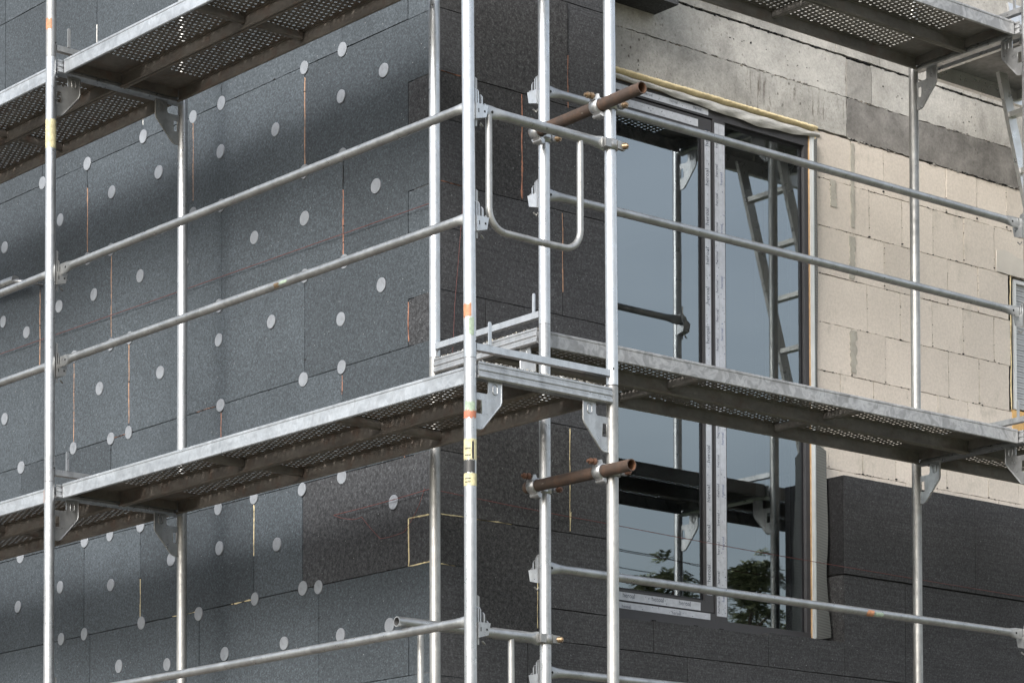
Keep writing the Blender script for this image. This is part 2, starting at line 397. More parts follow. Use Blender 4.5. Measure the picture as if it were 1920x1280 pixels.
# marks on posts: partial sleeves
def sleeve(parent, x, z0, z1, mat, name, a0=-PI, a1=PI, r=.0250, seg=24, rag=0.0):
    b = MB(); vs = []; fs = []
    for k in range(seg + 1):
        a = a0 + (a1 - a0) * k / seg
        vs.append((x + r * math.cos(a), r * math.sin(a), z0 + random.uniform(-rag, rag)))
        vs.append((x + r * math.cos(a), r * math.sin(a), z1 + random.uniform(-rag, rag)))
    for k in range(seg): fs.append((2 * k, 2 * k + 2, 2 * k + 3, 2 * k + 1))
    b.add(vs, fs, mat, True); return b.build(name, parent, fix=False)
# camera-facing side of a post of the left frames is about -135 degrees (minus DL)
CF = -PI * .72
sleeve(FL0a, 0, .155, .205, 'paint_orange', 'paint_mark', CF - 1.3, CF + .25, rag=.006)
sleeve(FL0a, 0, .085, .150, 'paint_green', 'paint_mark', CF - .3, CF + .7, rag=.006)
sleeve(FL0b, 0, 1.795, 1.83, 'paint_green', 'paint_mark', CF - .9, CF + .9, rag=.006)
sleeve(FL0b, 0, 1.765, 1.794, 'paint_red', 'paint_mark', CF - 1.4, CF + 1.2, rag=.004)
sleeve(FL0b, 0, 1.605, 1.685, 'sticker_yellow', 'sticker', CF - 1.6, CF + 1.6)
sleeve(FL0b, 0, 1.555, 1.603, 'sticker_black', 'sticker', CF - 1.5, CF + .8, rag=.004)
sleeve(FL0b, 0, 1.608, 1.675, 'sticker_black', 'sticker', CF + .25, CF + .62, r=.0254, rag=.004)
sleeve(FL0b, 0, 1.505, 1.553, 'sticker_yellow', 'sticker', CF - 1.6, CF + 1.6)
sleeve(FL1a, 0, 1.565, 1.70, 'sticker_yellow', 'sticker')
sleeve(FL1c, 0, .125, .175, 'paint_orange', 'paint_mark', CF - 1.2, CF + .3, rag=.006)
for z in (1.62, 1.645, 1.517, 1.530):      # print lines on the labels
    sleeve(FL0b, 0, z, z + .004, 'sticker_black', 'sticker_print', CF - .9, CF + .05, r=.0256, rag=.001)

# ------------------------------------------------------------------ decks: local x width, y length, top z=0
DW, DLN, RH = .318, 3.014, .062
def make_deck(rim, under, inner=False):
    r = empty('scaffold_deck', (0, 0, 0))
    b = MB()
    pu, pv = .0345, .0245
    y0, y1 = .20, DLN - .20; x0, x1 = .016, DW - .016
    nu = int((y1 - y0) / pu); nv = 11; pv = (x1 - x0) / nv
    zt, zb = 0.0, -.0010
    vs = []; fs = []
    def cell(cx0, cx1, cy0, cy1, rad):
        o = len(vs); cx, cy = (cx0 + cx1) / 2, (cy0 + cy1) / 2
        sq = [(cx1, cy), (cx1, cy1), (cx, cy1), (cx0, cy1), (cx0, cy), (cx0, cy0), (cx, cy0), (cx1, cy0)]
        for p in sq: vs.append((p[0], p[1], zb))
        for k in range(8):
            a = k * PI / 4; vs.append((cx + rad * math.cos(a), cy + rad * math.sin(a), zb))
        for k in range(8):
            a = k * PI / 4; vs.append((cx + rad * .93 * math.cos(a), cy + rad * .93 * math.sin(a), zt - .0004))
        for k in range(8):
            j = (k + 1) % 8
            fs.append((o + k, o + 8 + k, o + 8 + j, o + j)); fs.append((o + 8 + k, o + 16 + k, o + 16 + j, o + 8 + j))
    for i in range(nu):
        ya, yb = y0 + i * (y1 - y0) / nu, y0 + (i + 1) * (y1 - y0) / nu
        if i % 2 == 0:
            for j in range(nv): cell(x0 + j * pv, x0 + (j + 1) * pv, ya, yb, .0068 if (i // 2 + j) % 3 else .0086)
        else:
            vs_h = pv / 2
            for j in range(nv - 1): cell(x0 + vs_h + j * pv, x0 + vs_h + (j + 1) * pv, ya, yb, .0068)
            for xa, xb in ((x0, x0 + vs_h), (x1 - vs_h, x1)):
                o = len(vs); vs += [(xa, ya, zb), (xb, ya, zb), (xb, yb, zb), (xa, yb, zb)]; fs.append((o, o + 1, o + 2, o + 3))
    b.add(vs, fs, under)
    b.box((x0, .0045, zb), (x1, y0, zt), under); b.box((x0, y1, zb), (x1, DLN - .0045, zt), under)
    b.box((.0045, .0, zb - .0005), (x0, DLN, zt + .001), under); b.box((x1, .0, zb - .0005), (DW - .0045, DLN, zt + .001), under)
    b.build('perforated_plate', r, fix=False)
    for side in (0, 1):
        b = MB(); s_ = (lambda x: x) if side == 0 else (lambda x: DW - x)
        prof = [(0.002, .004), (-.002, 0), (-.002, -.007), (0, -.010), (0, -RH), (.003, -RH - .003), (.010, -RH - .004), (.013, -RH), (.013, -RH + .006), (.011, -RH + .006), (.011, -RH), (.004, -RH), (.003, -RH + .004), (.003, -.006), (.012, -.004), (.012, .004)]
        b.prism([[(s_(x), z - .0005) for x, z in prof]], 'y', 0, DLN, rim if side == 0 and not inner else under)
        b.build('side_rail', r)
    for yy in (DLN * .335, DLN * .665):
        b = MB(); b.prism([[(yy - .012, -.003), (yy + .012, -.003), (yy + .012, -.036), (yy + .009, -.040), (yy - .009, -.040), (yy - .012, -.036)]], 'x', .0045, DW - .0045, under); b.build('cross_rib', r)
    for e, sg in ((0, 1), (DLN, -1)):
        b = MB(); b.box((.006, min(e, e + sg * .004), -.044), (DW - .006, max(e, e + sg * .004), .0025), under)
        for xx in (.05, DW - .05):   # claws over the transom
            b.prism([[(e - sg * .001, .002), (e - sg * .022, .002), (e - sg * .026, -.004), (e - sg * .026, -.030), (e - sg * .021, -.030), (e - sg * .020, -.004), (e - sg * .001, -.004)]], 'x', xx - .02, xx + .02, 'steel_worn')
        b.box((.03, e + sg * .03, -.012), (.07, e + sg * .07, -.0065), 'steel_worn')
        b.build('end_cap', r)
    return r
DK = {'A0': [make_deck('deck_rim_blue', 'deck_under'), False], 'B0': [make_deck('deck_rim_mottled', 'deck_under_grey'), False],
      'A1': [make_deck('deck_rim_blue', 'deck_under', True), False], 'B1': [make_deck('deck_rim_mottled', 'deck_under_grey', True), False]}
def put_deck(kind, side, bay, z, slot, label):
    kind += str(slot); src, used = DK[kind]; r = copy_tree(src) if used else src; DK[kind][1] = True
    a = .052 if slot == 0 else .376
    if side == 'L': r.location = LP(bay * BAY + .031, a, z - .010); r.rotation_euler = (0, 0, DL)
    else:
        # right scaffold: local x -> +y (u), local y -> +x : mirror by rotating and flipping length
        r.location = RP(a, bay * BAY + .045, z - .010); r.rotation_euler = (0, 0, DR - PI / 2)
        r.location = RP(a + DW, bay * BAY + .045, z - .010)
        r.rotation_euler = (0, 0, DR - PI / 2); r.location = RP(a, bay * BAY + .031 + DLN, z - .010); r.rotation_euler = (0, 0, DR + PI / 2)
    tag(r, label, 'scaffold deck', 'perforated steel scaffold decks'); return r
for z, w in ((0, 'middle'), (2, 'upper')):
    put_deck('A', 'L', 0, z, 0, f'outer steel deck plank of the {w} level between the corner and the left post')
    put_deck('A', 'L', 0, z, 1, f'inner steel deck plank of the {w} level beside the left wall near the corner')
    put_deck('A', 'L', 1, z, 0, f'outer steel deck plank of the {w} level running off the left edge')
    put_deck('A', 'L', 1, z, 1, f'inner wall-side deck plank of the {w} level running off the left edge')
    put_deck('B', 'R', 0, z, 0, f'outer mottled deck plank of the {w} level in front of the tall window')
    put_deck('B', 'R', 0, z, 1, f'inner wall-side deck plank of the {w} level in front of the tall window')
    if z == 0:
        put_deck('B', 'R', 1, z, 0, 'outer deck plank of the middle level running off the right edge')
        put_deck('B', 'R', 1, z, 1, 'inner wall-side deck plank of the middle level running off the right edge')
# orange stripe on the rim of the middle deck at far left
for o in list(bpy.data.objects):
    if o.get('label') == 'outer steel deck plank of the middle level running off the left edge':
        b = MB(); b.box((-.0035, .075, -.062), (-.0022, .10, -.004), 'paint_orange'); b.build('paint_mark', o)

# debris on open transoms
def debris(parent, n, x0, x1, z, seed):
    rr = random.Random(seed); b = MB()
    for i in range(n):
        c = Vector((rr.uniform(x0, x1), rr.uniform(-.018, .018), z)); s = rr.uniform(.002, .006)
        pts = [c + Vector((rr.uniform(-s, s) * 1.6, rr.uniform(-s, s), rr.uniform(-.5 * s, s))) for _ in range(6)]
        b.add(pts, [(0, 1, 2), (0, 2, 3), (0, 3, 4), (1, 2, 5), (2, 3, 5), (0, 1, 4), (1, 4, 5), (3, 4, 5)], rr.choice(['mortar_smear', 'mortar_smear', 'deck_under', 'foam_white']))
    o = b.build('mortar_crumbs', parent, fix=False)
debris(FL0b, 420, .04, W - .04, 1.992, 3); debris(FR0b, 300, .04, W - .04, 1.992, 4)

# ------------------------------------------------------------------ guard rails
def rail_mesh(L):
    b = MB(); ys = [0, .035, .045, .06, .08, .10, .13]; ys = ys + [L * .3, L * .5, L * .7] + [L - y for y in reversed(ys)]
    cr = []
    for y in ys:
        d = min(y, L - y); t = max(0, min(1, (d - .045) / .075)); t = t * t * (3 - 2 * t)
        cr.append((.22 + .78 * t, 1.42 - .42 * t))
    b.tube([(0, y, 0) for y in ys], .0185, 'steel_rail', 22, cross=cr)
    for y in (.055, L - .055): b.tube([(-.0062, y, .0), (-.0068, y, 0)], .0055, 'black_hole', 10)
    return b
proto_rail = None
def put_rail(side, bay, z, label, mark=None, off=0.045, extra=0):
    global proto_rail
    L = BAY - .03
    if proto_rail is None: proto_rail = rail_mesh(L).build('guard_rail'); r = proto_rail
    else: r = proto_rail.copy(); COL.objects.link(r)
    if side == 'L': r.location = LP(bay * BAY + .015, off, z); r.rotation_euler = (extra, 0, DL)
    else: r.location = RP(off, bay * BAY + .015 + L, z); r.rotation_euler = (extra, 0, DR + PI / 2)
    tag(r, label, 'guard rail', 'tubular guard rails'); return r
put_rail('L', 0, 1.0, 'upper guard rail across the dark dotted wall above the middle deck')
gl = put_rail('L', 0, .565, 'lower guard rail across the dark dotted wall above the middle deck')
put_rail('L', 0, -1.0, 'guard rail below the middle deck crossing the dark wall at the bottom left')
put_rail('L', 1, 1.0, 'short visible stretch of upper guard rail left of the left post')
put_rail('L', 1, .565, 'short visible stretch of lower guard rail left of the left post')
put_rail('R', 0, 1.0, 'upper guard rail crossing the tall window and the pale blocks')
put_rail('R', 0, .565, 'lower guard rail crossing the tall window and the pale blocks')
gr = put_rail('R', 0, -1.0, 'guard rail below the right deck with an orange paint dab, crossing the window foot')
put_rail('R', 0, -1.435, 'lowest guard rail at the bottom edge right of the corner posts')
def rail_mark(parent, y, L, mat, a0, a1):
    b = MB(); vs = []; fs = []; S = 12
    for i, yy in enumerate((y, y + L * .5, y + L)):
        for k in range(S + 1):
            a = a0 + (a1 - a0) * k / S; vs.append((.0190 * math.cos(a), yy + random.uniform(-.006, .006), .0190 * math.sin(a)))
    for i in range(2):
        for k in range(S): o = i * (S + 1) + k; fs.append((o, o + 1, o + S + 2, o + S + 1))
    b.add(vs, fs, mat, True); b.build('paint_mark', parent, fix=False)
rail_mark(gr, 1.06, .045, 'paint_orange', -PI * 1.15, -PI * .6); rail_mark(gr, 1.00, .055, 'paint_green', -PI * 1.05, -PI * .7)
rail_mark(gl, 1.28, .035, 'bolt', PI * .95, PI * 1.3); rail_mark(gl, 1.22, .05, 'paint_green', PI * .95, PI * 1.15)

# ------------------------------------------------------------------ couplers
def ring(b, axis, c, r, w, mat, a0=0., a1=2 * PI, th=.0055, seg=20, tip=0):
    vs = []; fs = []
    for k in range(seg + 1):
        a = a0 + (a1 - a0) * k / seg
        for rr, ww in ((r, -w / 2), (r + th, -w / 2), (r + th * 1.25, 0), (r + th, w / 2), (r, w / 2)):
            p = [rr * math.cos(a), rr * math.sin(a)]
            v = {'x': (ww, p[0], p[1]), 'y': (p[0], ww, p[1]), 'z': (p[0], p[1], ww)}[axis]
            vs.append((c[0] + v[0], c[1] + v[1], c[2] + v[2]))
    for k in range(seg):
        for j in range(5): fs.append((k * 5 + j, k * 5 + (j + 1) % 5, (k + 1) * 5 + (j + 1) % 5, (k + 1) * 5 + j))
    b.add(vs, fs, mat, True)
def bolt(b, p, d, L, mat, r=.0065):
    p = Vector(p); d = Vector(d).normalized()
    b.tube([p, p + d * L], r, mat, 10); b.tube([p + d * L * .25, p + d * (L * .25 + .013)], r * 2.1, mat, 6); b.tube([p + d * L * .6, p + d * (L * .6 + .011)], r * 1.95, mat, 6)
def make_coupler(tube_c, pole_c, boltmat):
    """right-angle coupler: ring on the tube (axis y) and ring on the pole (axis z). local origin at tube centre"""
    r = empty('tube_coupler', tube_c); d = Vector(pole_c) - Vector(tube_c)
    b = MB(); ring(b, 'y', (0, 0, 0), .0245, .044, 'steel_pole')
    b.prism([[(-.030, .018), (-.018, .044), (-.006, .046), (.0, .03), (-.012, .022)]], 'y', -.016, .016, 'steel_pole')
    b.prism([[(-.016, -.024), (.004, -.046), (.022, -.048), (.026, -.032), (.012, -.022)]], 'y', -.019, .019, 'steel_pole')
    b.tube([(.004, -.026, -.036), (.004, .026, -.036)], .009, 'steel_pole', 12)
    b.build('tube_clamp', r)
    b = MB(); ring(b, 'z', (d.x, d.y, 0), .0250, .040, 'steel_pole')
    b.box((d.x * .35, d.y - .02 if d.y < 0 else -.02, -.017), (d.x * .72, d.y + .02 if d.y > 0 else .02, .017), 'steel_pole')
    b.prism([[(d.x + .02, d.y - .034), (d.x + .048, d.y - .030), (d.x + .050, d.y - .016), (d.x + .022, d.y - .012)]], 'z', -.014, .014, 'steel_pole')
    b.build('post_clamp', r)
    b = MB(); bolt(b, (-.012, -.003, .037), (-.86, .22, .02), .052, boltmat); b.build('bolt', r)
    b = MB(); bolt(b, (d.x + .040, d.y - .012, 0), (.25, -1, .0), .04, boltmat); b.build('bolt', r)
    return r
def brown_tube(p0, p1, label, cps, dents=0):
    b = MB(); n = 10; p0, p1 = Vector(p0), Vector(p1)
    pts = [p0.lerp(p1, k / n) for k in range(n + 1)]
    b.tube(pts, .0242, 'rusty_tube', 28, inner=.0205, inner_mat='rust_inside')
    o = b.build('steel_tube'); o_ = Vector(p0)
    for v in o.data.vertices: v.co -= o_
    o.location = o_
    tag(o, label, 'steel tube', 'short rusty brown tubes tying the two scaffolds')
    for (y, pc, lb, bm_) in cps:
        t = (y - p0.y) / (p1.y - p0.y); c = p0.lerp(p1, t)
        tag(make_coupler(c, (pc[0], pc[1], c.z), bm_), lb, 'coupler', 'couplers on the brown tubes')
R0o = RP(0, 0, 0); 
brown_tube((.708, .455, 5.425), (.695, -.225, 5.436), 'upper rusty brown tube poking out between the corner posts',
           [(.425, (R0o.x, R0o.y), 'silver coupler at the back end of the upper brown tube', 'bolt'), (.045, (.7275, 0), 'silver coupler on the near post holding the upper brown tube', 'bolt')])
brown_tube((.708, .500, 3.962), (.690, -.160, 3.950), 'lower rusty brown tube below the middle deck',
           [(.448, (R0o.x, R0o.y), 'silver coupler at the back end of the lower brown tube', 'bolt_rust'), (.030, (W, 0), 'silver coupler on the near post holding the lower brown tube', 'bolt_rust')])

# ------------------------------------------------------------------ end guards with U loop (local x along rail)
def end_guard(loc, rz, x0, x1, legs, label, open_end):
    r = empty('end_guard', loc, rz)
    b = MB(); xs = [x0, x0 + .03, x0 + .06, x0 + .10, (x0 + x1) / 2, x1 - .12, x1 - .08, x1 - .055, x1 - .038]
    cr = [(1, 1)] * 5 + [(1, 1), (.85, 1.1), (.5, 1.35), (.35, 1.45)]
    if not open_end: cr[0:3] = [(.3, 1.35), (.35, 1.3), (.8, 1.1)]
    b.tube([(x, 0, 0) for x in xs], .0205, 'steel_rail', 22, cross=cr, inner=.0165 if open_end else 0, inner_mat='steel_dark')
    if not open_end: b.tube([(x0 + .03, -.0075, 0), (x0 + .03, -.0085, 0)], .006, 'black_hole', 10)
    b.build('top_rail', r)
    b = MB(); a, c = legs; H = .458; R = .085; pts = [(a, 0, -.012), (a, 0, -.2), (a, 0, -H + R)]
    for k in range(1, 8): t = k / 8 * PI / 2; pts.append((a + R - R * math.cos(t), 0, -H + R - R * math.sin(t)))
    pts += [(a + R, 0, -H), ((a + c) / 2, 0, -H - .002), (c - R, 0, -H)]
    for k in range(1, 8): t = k / 8 * PI / 2; pts.append((c - R + R * math.sin(t), 0, -H + R - R * math.cos(t)))
    pts += [(c, 0, -H + R), (c, 0, -.2), (c, 0, -.012)]
    b.tube(pts, .0135, 'steel_worn', 16); b.build('loop', r)
    b = MB(); ring(b, 'z', (x1, 0, 0), .0250, .040, 'steel_worn', th=.006)
    b.box((x1 - .052, -.016, -.019), (x1 - .028, .016, .019), 'steel_worn')
    b.box((x1 - .05, -.030, -.017), (x1 - .02, -.020, .017), 'steel_worn')
    b.prism([[(x1 + .012, -.034), (x1 + .056, -.028), (x1 + .058, -.012), (x1 + .020, -.014)]], 'z', -.016, .016, 'steel_worn')
    cl = b.build('clamp', r)
    b = MB(); bolt(b, (x1 + .040, -.014, 0), (.5, -.86, 0), .036, 'bolt'); b.build('bolt', cl)
    tag(r, label, 'end guard', 'end guards with a bent loop')
end_guard(LP(0, 0, .972), DL, .078, W - .006, (.096, .568), 'grey end guard with hanging U loop closing the middle deck at the corner', False)
end_guard((RO[0], RO[1], 3.340), 0, -.775, .0, (-.655, -.185), 'grey end guard with open tube end at the bottom, clamped to the back post', True)

# ------------------------------------------------------------------ aluminium hatch deck, ladder, wall tie
r = empty('hatch_deck', RP(0, BAY, 2))
r.rotation_euler = (0, 0, DR); zt = -.012
tag(r, 'aluminium access deck with open hatch at the top right corner', 'access deck')
for y in (.06, .665): b = MB(); b.box((.05, y, zt - .085), (3.02, y + .03, zt - .003), 'alu'); b.build('side_beam', r)
for xa, xb in ((.05, .72), (1.55, 3.0)): b = MB(); b.box((xa, .0905, zt - .012), (xb, .6645, zt - .001), 'steel_dark'); b.build('deck_plate', r)
for xa, xb, za, zb_ in ((.7205, .75, .06, .002), (1.52, 1.5495, .06, .002), (.0505, .075, .07, .0125)): b = MB(); b.box((xa, .0905, zt - za), (xb, .6645, zt - zb_), 'alu'); b.build('cross_beam', r)
Rm = Matrix.Translation(Vector((.76, .655, zt))) @ Matrix.Rotation(math.radians(78), 4, 'X')
b = MB(); b.box((0, 0, -.012), (.76, .50, 0), 'alu', Rm); b.build('hatch_lid', r)
r = empty('ladder', (0, 0, 0)); tag(r, 'slanting aluminium ladder hanging from the hatch at the right edge', 'ladder')
def LX(z): return 4.20 + .31 * (6.60 - z)
for y in (.60, .90):
    b = MB()
    p = [(LX(6.575), y, 6.575), (LX(4.72), y, 4.72)]
    vs = []
    for (x, yy, z) in p: vs += [(x - .032, yy - .011, z), (x + .032, yy - .011, z), (x + .032, yy + .011, z), (x - .032, yy + .011, z)]
    b.add(vs, [(0, 1, 5, 4), (1, 2, 6, 5), (2, 3, 7, 6), (3, 0, 4, 7), (3, 2, 1, 0), (4, 5, 6, 7)], 'alu'); b.build('stile', r)
for k in range(7):
    z = 6.37 - k * .27; x = LX(z); b = MB(); b.prism([[(x - .026, z + .012), (x + .026, z + .012), (x + .022, z - .012), (x - .022, z - .012)]], 'y', .611, .889, 'alu'); b.build('rung', r)
b = MB(); b.tube([(.93, 5.40, 5.83), (.905, 4.985, 5.808)], .0225, 'steel_pole', 20); b.tube([(.92, 4.93, 5.785), (.95, 4.90, 5.78), (1.0, 4.895, 5.779), (1.03, 4.895, 5.779)], .006, 'steel_dark', 10)
b.tube([(.905, 4.99, 5.80), (.90, 4.945, 5.79), (.925, 4.925, 5.785)], .011, 'steel_pole', 12)
tag(b.build('wall_tie'), 'short tube wall tie hooked to the dark wall at the far left', 'wall tie')

# ------------------------------------------------------------------ building
BD = empty('building', (1.02, 1.48, 0)); tag(BD, 'unfinished block house being clad in dark insulation boards', 'building')
def part(b, name, parent=BD, fix=True):
    o = b.build(name, parent, fix)
    t = Vector((0, 0, 0)); q = parent
    while q is not None: t += q.location; q = q.parent
    for v in o.data.vertices: v.co -= t
    return o
def rough_poly(pts, step, j, rr):
    out = []
    n = len(pts)
    for i in range(n):
        a = Vector(pts[i]); c = Vector(pts[(i + 1) % n]); L = (c - a).length; k = max(1, int(L / step))
        dirv = (c - a).normalized(); nrm = Vector((-dirv.y, dirv.x))
        for q in range(k):
            p = a + (c - a) * (q / k)
            if q: p = p + nrm * rr.uniform(-j, j)
            else: p = p + Vector((rr.uniform(-j, j), rr.uniform(-j, j))) * .5
            out.append((p.x, p.y))
    return out
rr = random.Random(11)
XW, YW, YM, XM = 1.02, 1.48, 1.65, 1.19
# left cladding, faces -x. boards given in (y,z)
lb = MB(); G = .0020
rowsL = [1.84, 2.34, 2.84, 3.335, 3.83, 4.33, 4.828, 5.32, 5.82, 6.325, 6.825, 7.325, 7.825, 8.325, 8.825]
jL = {9: [2.19, 3.19, 3.90, 4.90], 8: [2.487, 3.437, 4.437, 5.44], 7: [2.18, 3.187, 4.20, 4.92], 6: [2.487, 3.512, 4.028, 4.567, 5.57], 5: [2.19, 3.187, 4.20, 5.11],
      4: [2.503, 2.905, 3.915, 4.46, 5.4], 3: [2.375, 3.377, 4.40, 4.69], 10: [2.45, 3.35, 4.35, 5.3], 2: [2.1, 3.1, 4.1, 5.1], 1: [2.5, 3.5, 4.5], 0: [2.1, 3.1, 4.1], 11: [2.3, 3.3, 4.3], 12: [2.6, 3.6, 4.6], 13: [2.2, 3.2, 4.2]}
for i in range(len(rowsL) - 1):
    z0, z1 = rowsL[i], rowsL[i + 1]; js = jL[i][:]
    while js[-1] < 12.5: js.append(js[-1] + 1.0)
    ys = [YW] + js; tooth = .215
    for k in range(len(ys) - 1):
        y0, y1 = ys[k], ys[k + 1]; d = rr.uniform(-.0012, .0008)
        mat = 'eps_left'
        if i == 4 and k == 0: mat = 'eps_left_rasped'
        if k == 0:
            zt_ = z0 + tooth
            poly = [(y0 + G + .002, zt_ + G), (1.69 + G, zt_ + G), (1.69 + G, z0 + G), (y1 - G, z0 + G), (y1 - G, z1 - G), (y0 + G + .002, z1 - G)]
            pt = [(y0 + G + .002, z0 + G), (1.69 - G, z0 + G), (1.69 - G, zt_ - G), (y0 + G + .002, zt_ - G)]
            lb.prism([rough_poly(pt, .05, .0008, rr)], 'x', XW + .0015, XM, 'eps_left_rasped' if i in (4, 6, 8) else 'eps_left')
        else: poly = [(y0 + G, z0 + G), (y1 - G, z0 + G), (y1 - G, z1 - G), (y0 + G, z1 - G)]
        lb.prism([rough_poly(poly, .06, .0008, rr)], 'x', XW + d, XM, mat)
lb.box((XW + .010, YW + .03, 1.85), (XM - .01, 12.4, 8.8), 'joint_dark')
for q in range(150):
    i_ = rr.randrange(3, 10); yy_ = rr.uniform(1.75, 5.4); zz_ = rowsL[i_] + rr.uniform(-.004, .004)
    if rr.random() < .3: zz_ = rowsL[i_] + rr.uniform(.05, .45); yy_ = rr.choice(jL[i_]) + rr.uniform(-.003, .003)
    s_ = rr.uniform(.002, .006); pts = [(yy_ + s_ * rr.uniform(.6, 2.4) * math.cos(2 * PI * k / 7), zz_ + s_ * rr.uniform(.3, .8) * math.sin(2 * PI * k / 7)) for k in range(7)]
    lb.prism([pts], 'x', XW - .0022, XW + .004, 'joint_dark')
CL = part(lb, 'insulation_cladding'); CL['label'] = 'bluish dark boards of the left wall, dotted with round anchors'
def foam_line(b, plane, p0, p1, w, mat, seed=0, gap=.0):
    r2 = random.Random(seed * 7 + 1); p0, p1 = Vector(p0), Vector(p1); L = (p1 - p0).length; n = max(3, int(L / .012)); d = (p1 - p0).normalized(); nr = Vector((-d.y, d.x))
    A, B_ = [], []; ph = r2.uniform(0, 6)
    for k in range(n + 1):
        c = p0 + (p1 - p0) * (k / n) + nr * (math.sin(k * .35 + ph) * .0015)
        ww = w * (.45 + .5 * math.sin(k * .6 + ph) * r2.random() + .6 * r2.random() ** 2 + .25 * math.sin(k * .13 + ph * 2))
        ww *= .78
        if k in (0, n): ww *= .3
        A.append(c + nr * ww / 2); B_.append(c - nr * ww / 2)
    vs = []; h = .003
    for a_, c_ in zip(A, B_):
        m_ = (a_ + c_) / 2
        for q, e in ((a_, -.002), (m_, h * r2.uniform(.6, 1.3)), (c_, -.002)):
            vs.append((XW - e, q.x, q.y) if plane == 'L' else ((q.x, YW - e, q.y) if plane == 'R' else (q.x, YM - e, q.y)))
    fs = []
    for k in range(n):
        o = k * 3; fs += [(o, o + 1, o + 4, o + 3), (o + 1, o + 2, o + 5, o + 4)]
    b.add(vs, fs, mat, True)
fb = MB(); i = 0
for (p0, p1, w, mt) in [((2.487, 5.84), (2.487, 6.27), .010, 'foam_tan'), ((2.183, 5.33), (2.183, 5.66), .010, 'foam_orange'), ((2.183, 5.66), (2.183, 5.79), .006, 'joint_dark'), ((4.92, 5.33), (4.92, 5.76), .012, 'foam_tan'),
                        ((4.20, 5.36), (4.20, 5.79), .003, 'foam_tan'), ((4.028, 4.88), (4.028, 5.29), .009, 'foam_tan'), ((4.567, 4.87), (4.567, 5.29), .012, 'foam_tan'),
                        ((2.19, 4.70), (2.19, 4.79), .012, 'foam_orange'), ((3.187, 4.6), (3.187, 4.79), .010, 'foam_orange'), ((1.69, 4.85), (1.69, 5.03), .011, 'foam_orange'),
                        ((3.22, 4.828), (3.40, 4.828), .009, 'foam_orange'), ((2.93, 3.83), (3.10, 3.83), .014, 'foam_yellow'), ((3.41, 3.83), (3.62, 3.83), .011, 'foam_yellow'),
                        ((2.905, 4.04), (2.905, 4.29), .014, 'foam_yellow'), ((3.915, 3.86), (3.915, 4.06), .011, 'foam_yellow'), ((1.69, 3.83), (1.69, 4.045), .010, 'foam_yellow'),
                        ((1.49, 4.045), (1.69, 4.045), .012, 'foam_yellow'), ((1.49, 3.83), (1.69, 3.83), .011, 'foam_yellow'), ((1.50, 5.82), (1.70, 5.822), .012, 'foam_orange'),
                        ((1.50, 5.32), (1.70, 5.322), .014, 'foam_orange'), ((4.437, 5.86), (4.437, 6.2), .004, 'foam_tan'), ((3.90, 6.40), (3.90, 6.47), .012, 'foam_white'),
                        ((3.437, 5.9), (3.437, 6.3), .003, 'foam_tan'), ((4.045, 4.828), (4.18, 4.83), .008, 'foam_orange'), ((4.35, 6.84), (4.35, 7.05), .006, 'foam_white'), ((1.72, 4.33), (1.70, 4.36), .016, 'foam_orange')]:
    i += 1; fb = MB(); foam_line(fb, 'L', p0, p1, w, mt, i); part(fb, 'foam_joint', CL, fix=False)
# anchors
ANCH = [(2.186,6.322),(2.487,6.317),(3.187,6.329),(3.437,6.324),(3.894,6.338),(4.437,6.329),(4.895,6.335),(1.867,6.138),(2.194,6.102),(2.723,6.079),(3.191,6.088),(3.748,6.118),(4.195,6.121),(1.927,5.616),(2.486,5.594),(2.901,5.594),(4.711,6.092),(5.296,6.071),(3.921,5.622),(4.369,5.618),(4.719,5.627),(1.888,5.150),(5.310,5.662),(5.057,5.553),(2.757,5.153),(2.198,5.054),(3.207,5.152),(3.729,5.087),(4.309,5.110),(4.021,5.321),(2.186,5.825),(2.486,5.817),(2.173,5.320),(2.486,5.318),(2.190,4.827),(2.494,4.825),(3.187,4.823),(4.028,4.832),(4.198,4.828),(4.567,4.838),(5.108,4.822),(5.288,5.119),(4.565,5.328),(4.200,5.320),(3.203,5.321),(3.512,5.603),(3.436,5.835),(3.185,5.817),(4.203,5.820),(4.434,5.822),(1.797,4.136),(2.707,4.069),(3.195,4.118),(3.627,4.121),(4.193,4.063),(4.697,4.116),(5.136,4.064),(2.190,4.314),(2.503,4.302),(2.903,4.325),(3.209,4.318),(3.910,4.332),(4.205,4.327),(4.451,4.328),(5.115,4.335),(2.374,3.822),(2.498,3.832),(2.893,3.830),(3.377,3.816),(3.902,3.832),(4.454,3.838),(4.684,3.838),(4.114,3.633),(3.664,3.594),(3.152,3.592),(2.649,3.588),(2.199,3.575),(1.826,3.577)]
b = MB(); seg = 24; RA = .0335
for rad, dx in ((RA, 0), (RA, -.003), (RA * .96, -.004)): pass
vs = [(.0, RA * math.cos(2 * PI * k / seg), RA * math.sin(2 * PI * k / seg)) for k in range(seg)] + [(-.0035, RA * math.cos(2 * PI * k / seg), RA * math.sin(2 * PI * k / seg)) for k in range(seg)] + [(-.0042, RA * .93 * math.cos(2 * PI * k / seg), RA * .93 * math.sin(2 * PI * k / seg)) for k in range(seg)] + [(-.0034, RA * .22 * math.cos(2 * PI * k / seg), RA * .22 * math.sin(2 * PI * k / seg)) for k in range(seg)]
fs = [(k, (k + 1) % seg, seg + (k + 1) % seg, seg + k) for k in range(seg)] + [(seg + k, seg + (k + 1) % seg, 2 * seg + (k + 1) % seg, 2 * seg + k) for k in range(seg)] + [(2 * seg + k, 2 * seg + (k + 1) % seg, 3 * seg + (k + 1) % seg, 3 * seg + k) for k in range(seg)] + [tuple(range(3 * seg, 4 * seg))]
b.add(vs, fs, 'anchor_plastic'); a0 = b.build('insulation_anchor', CL)
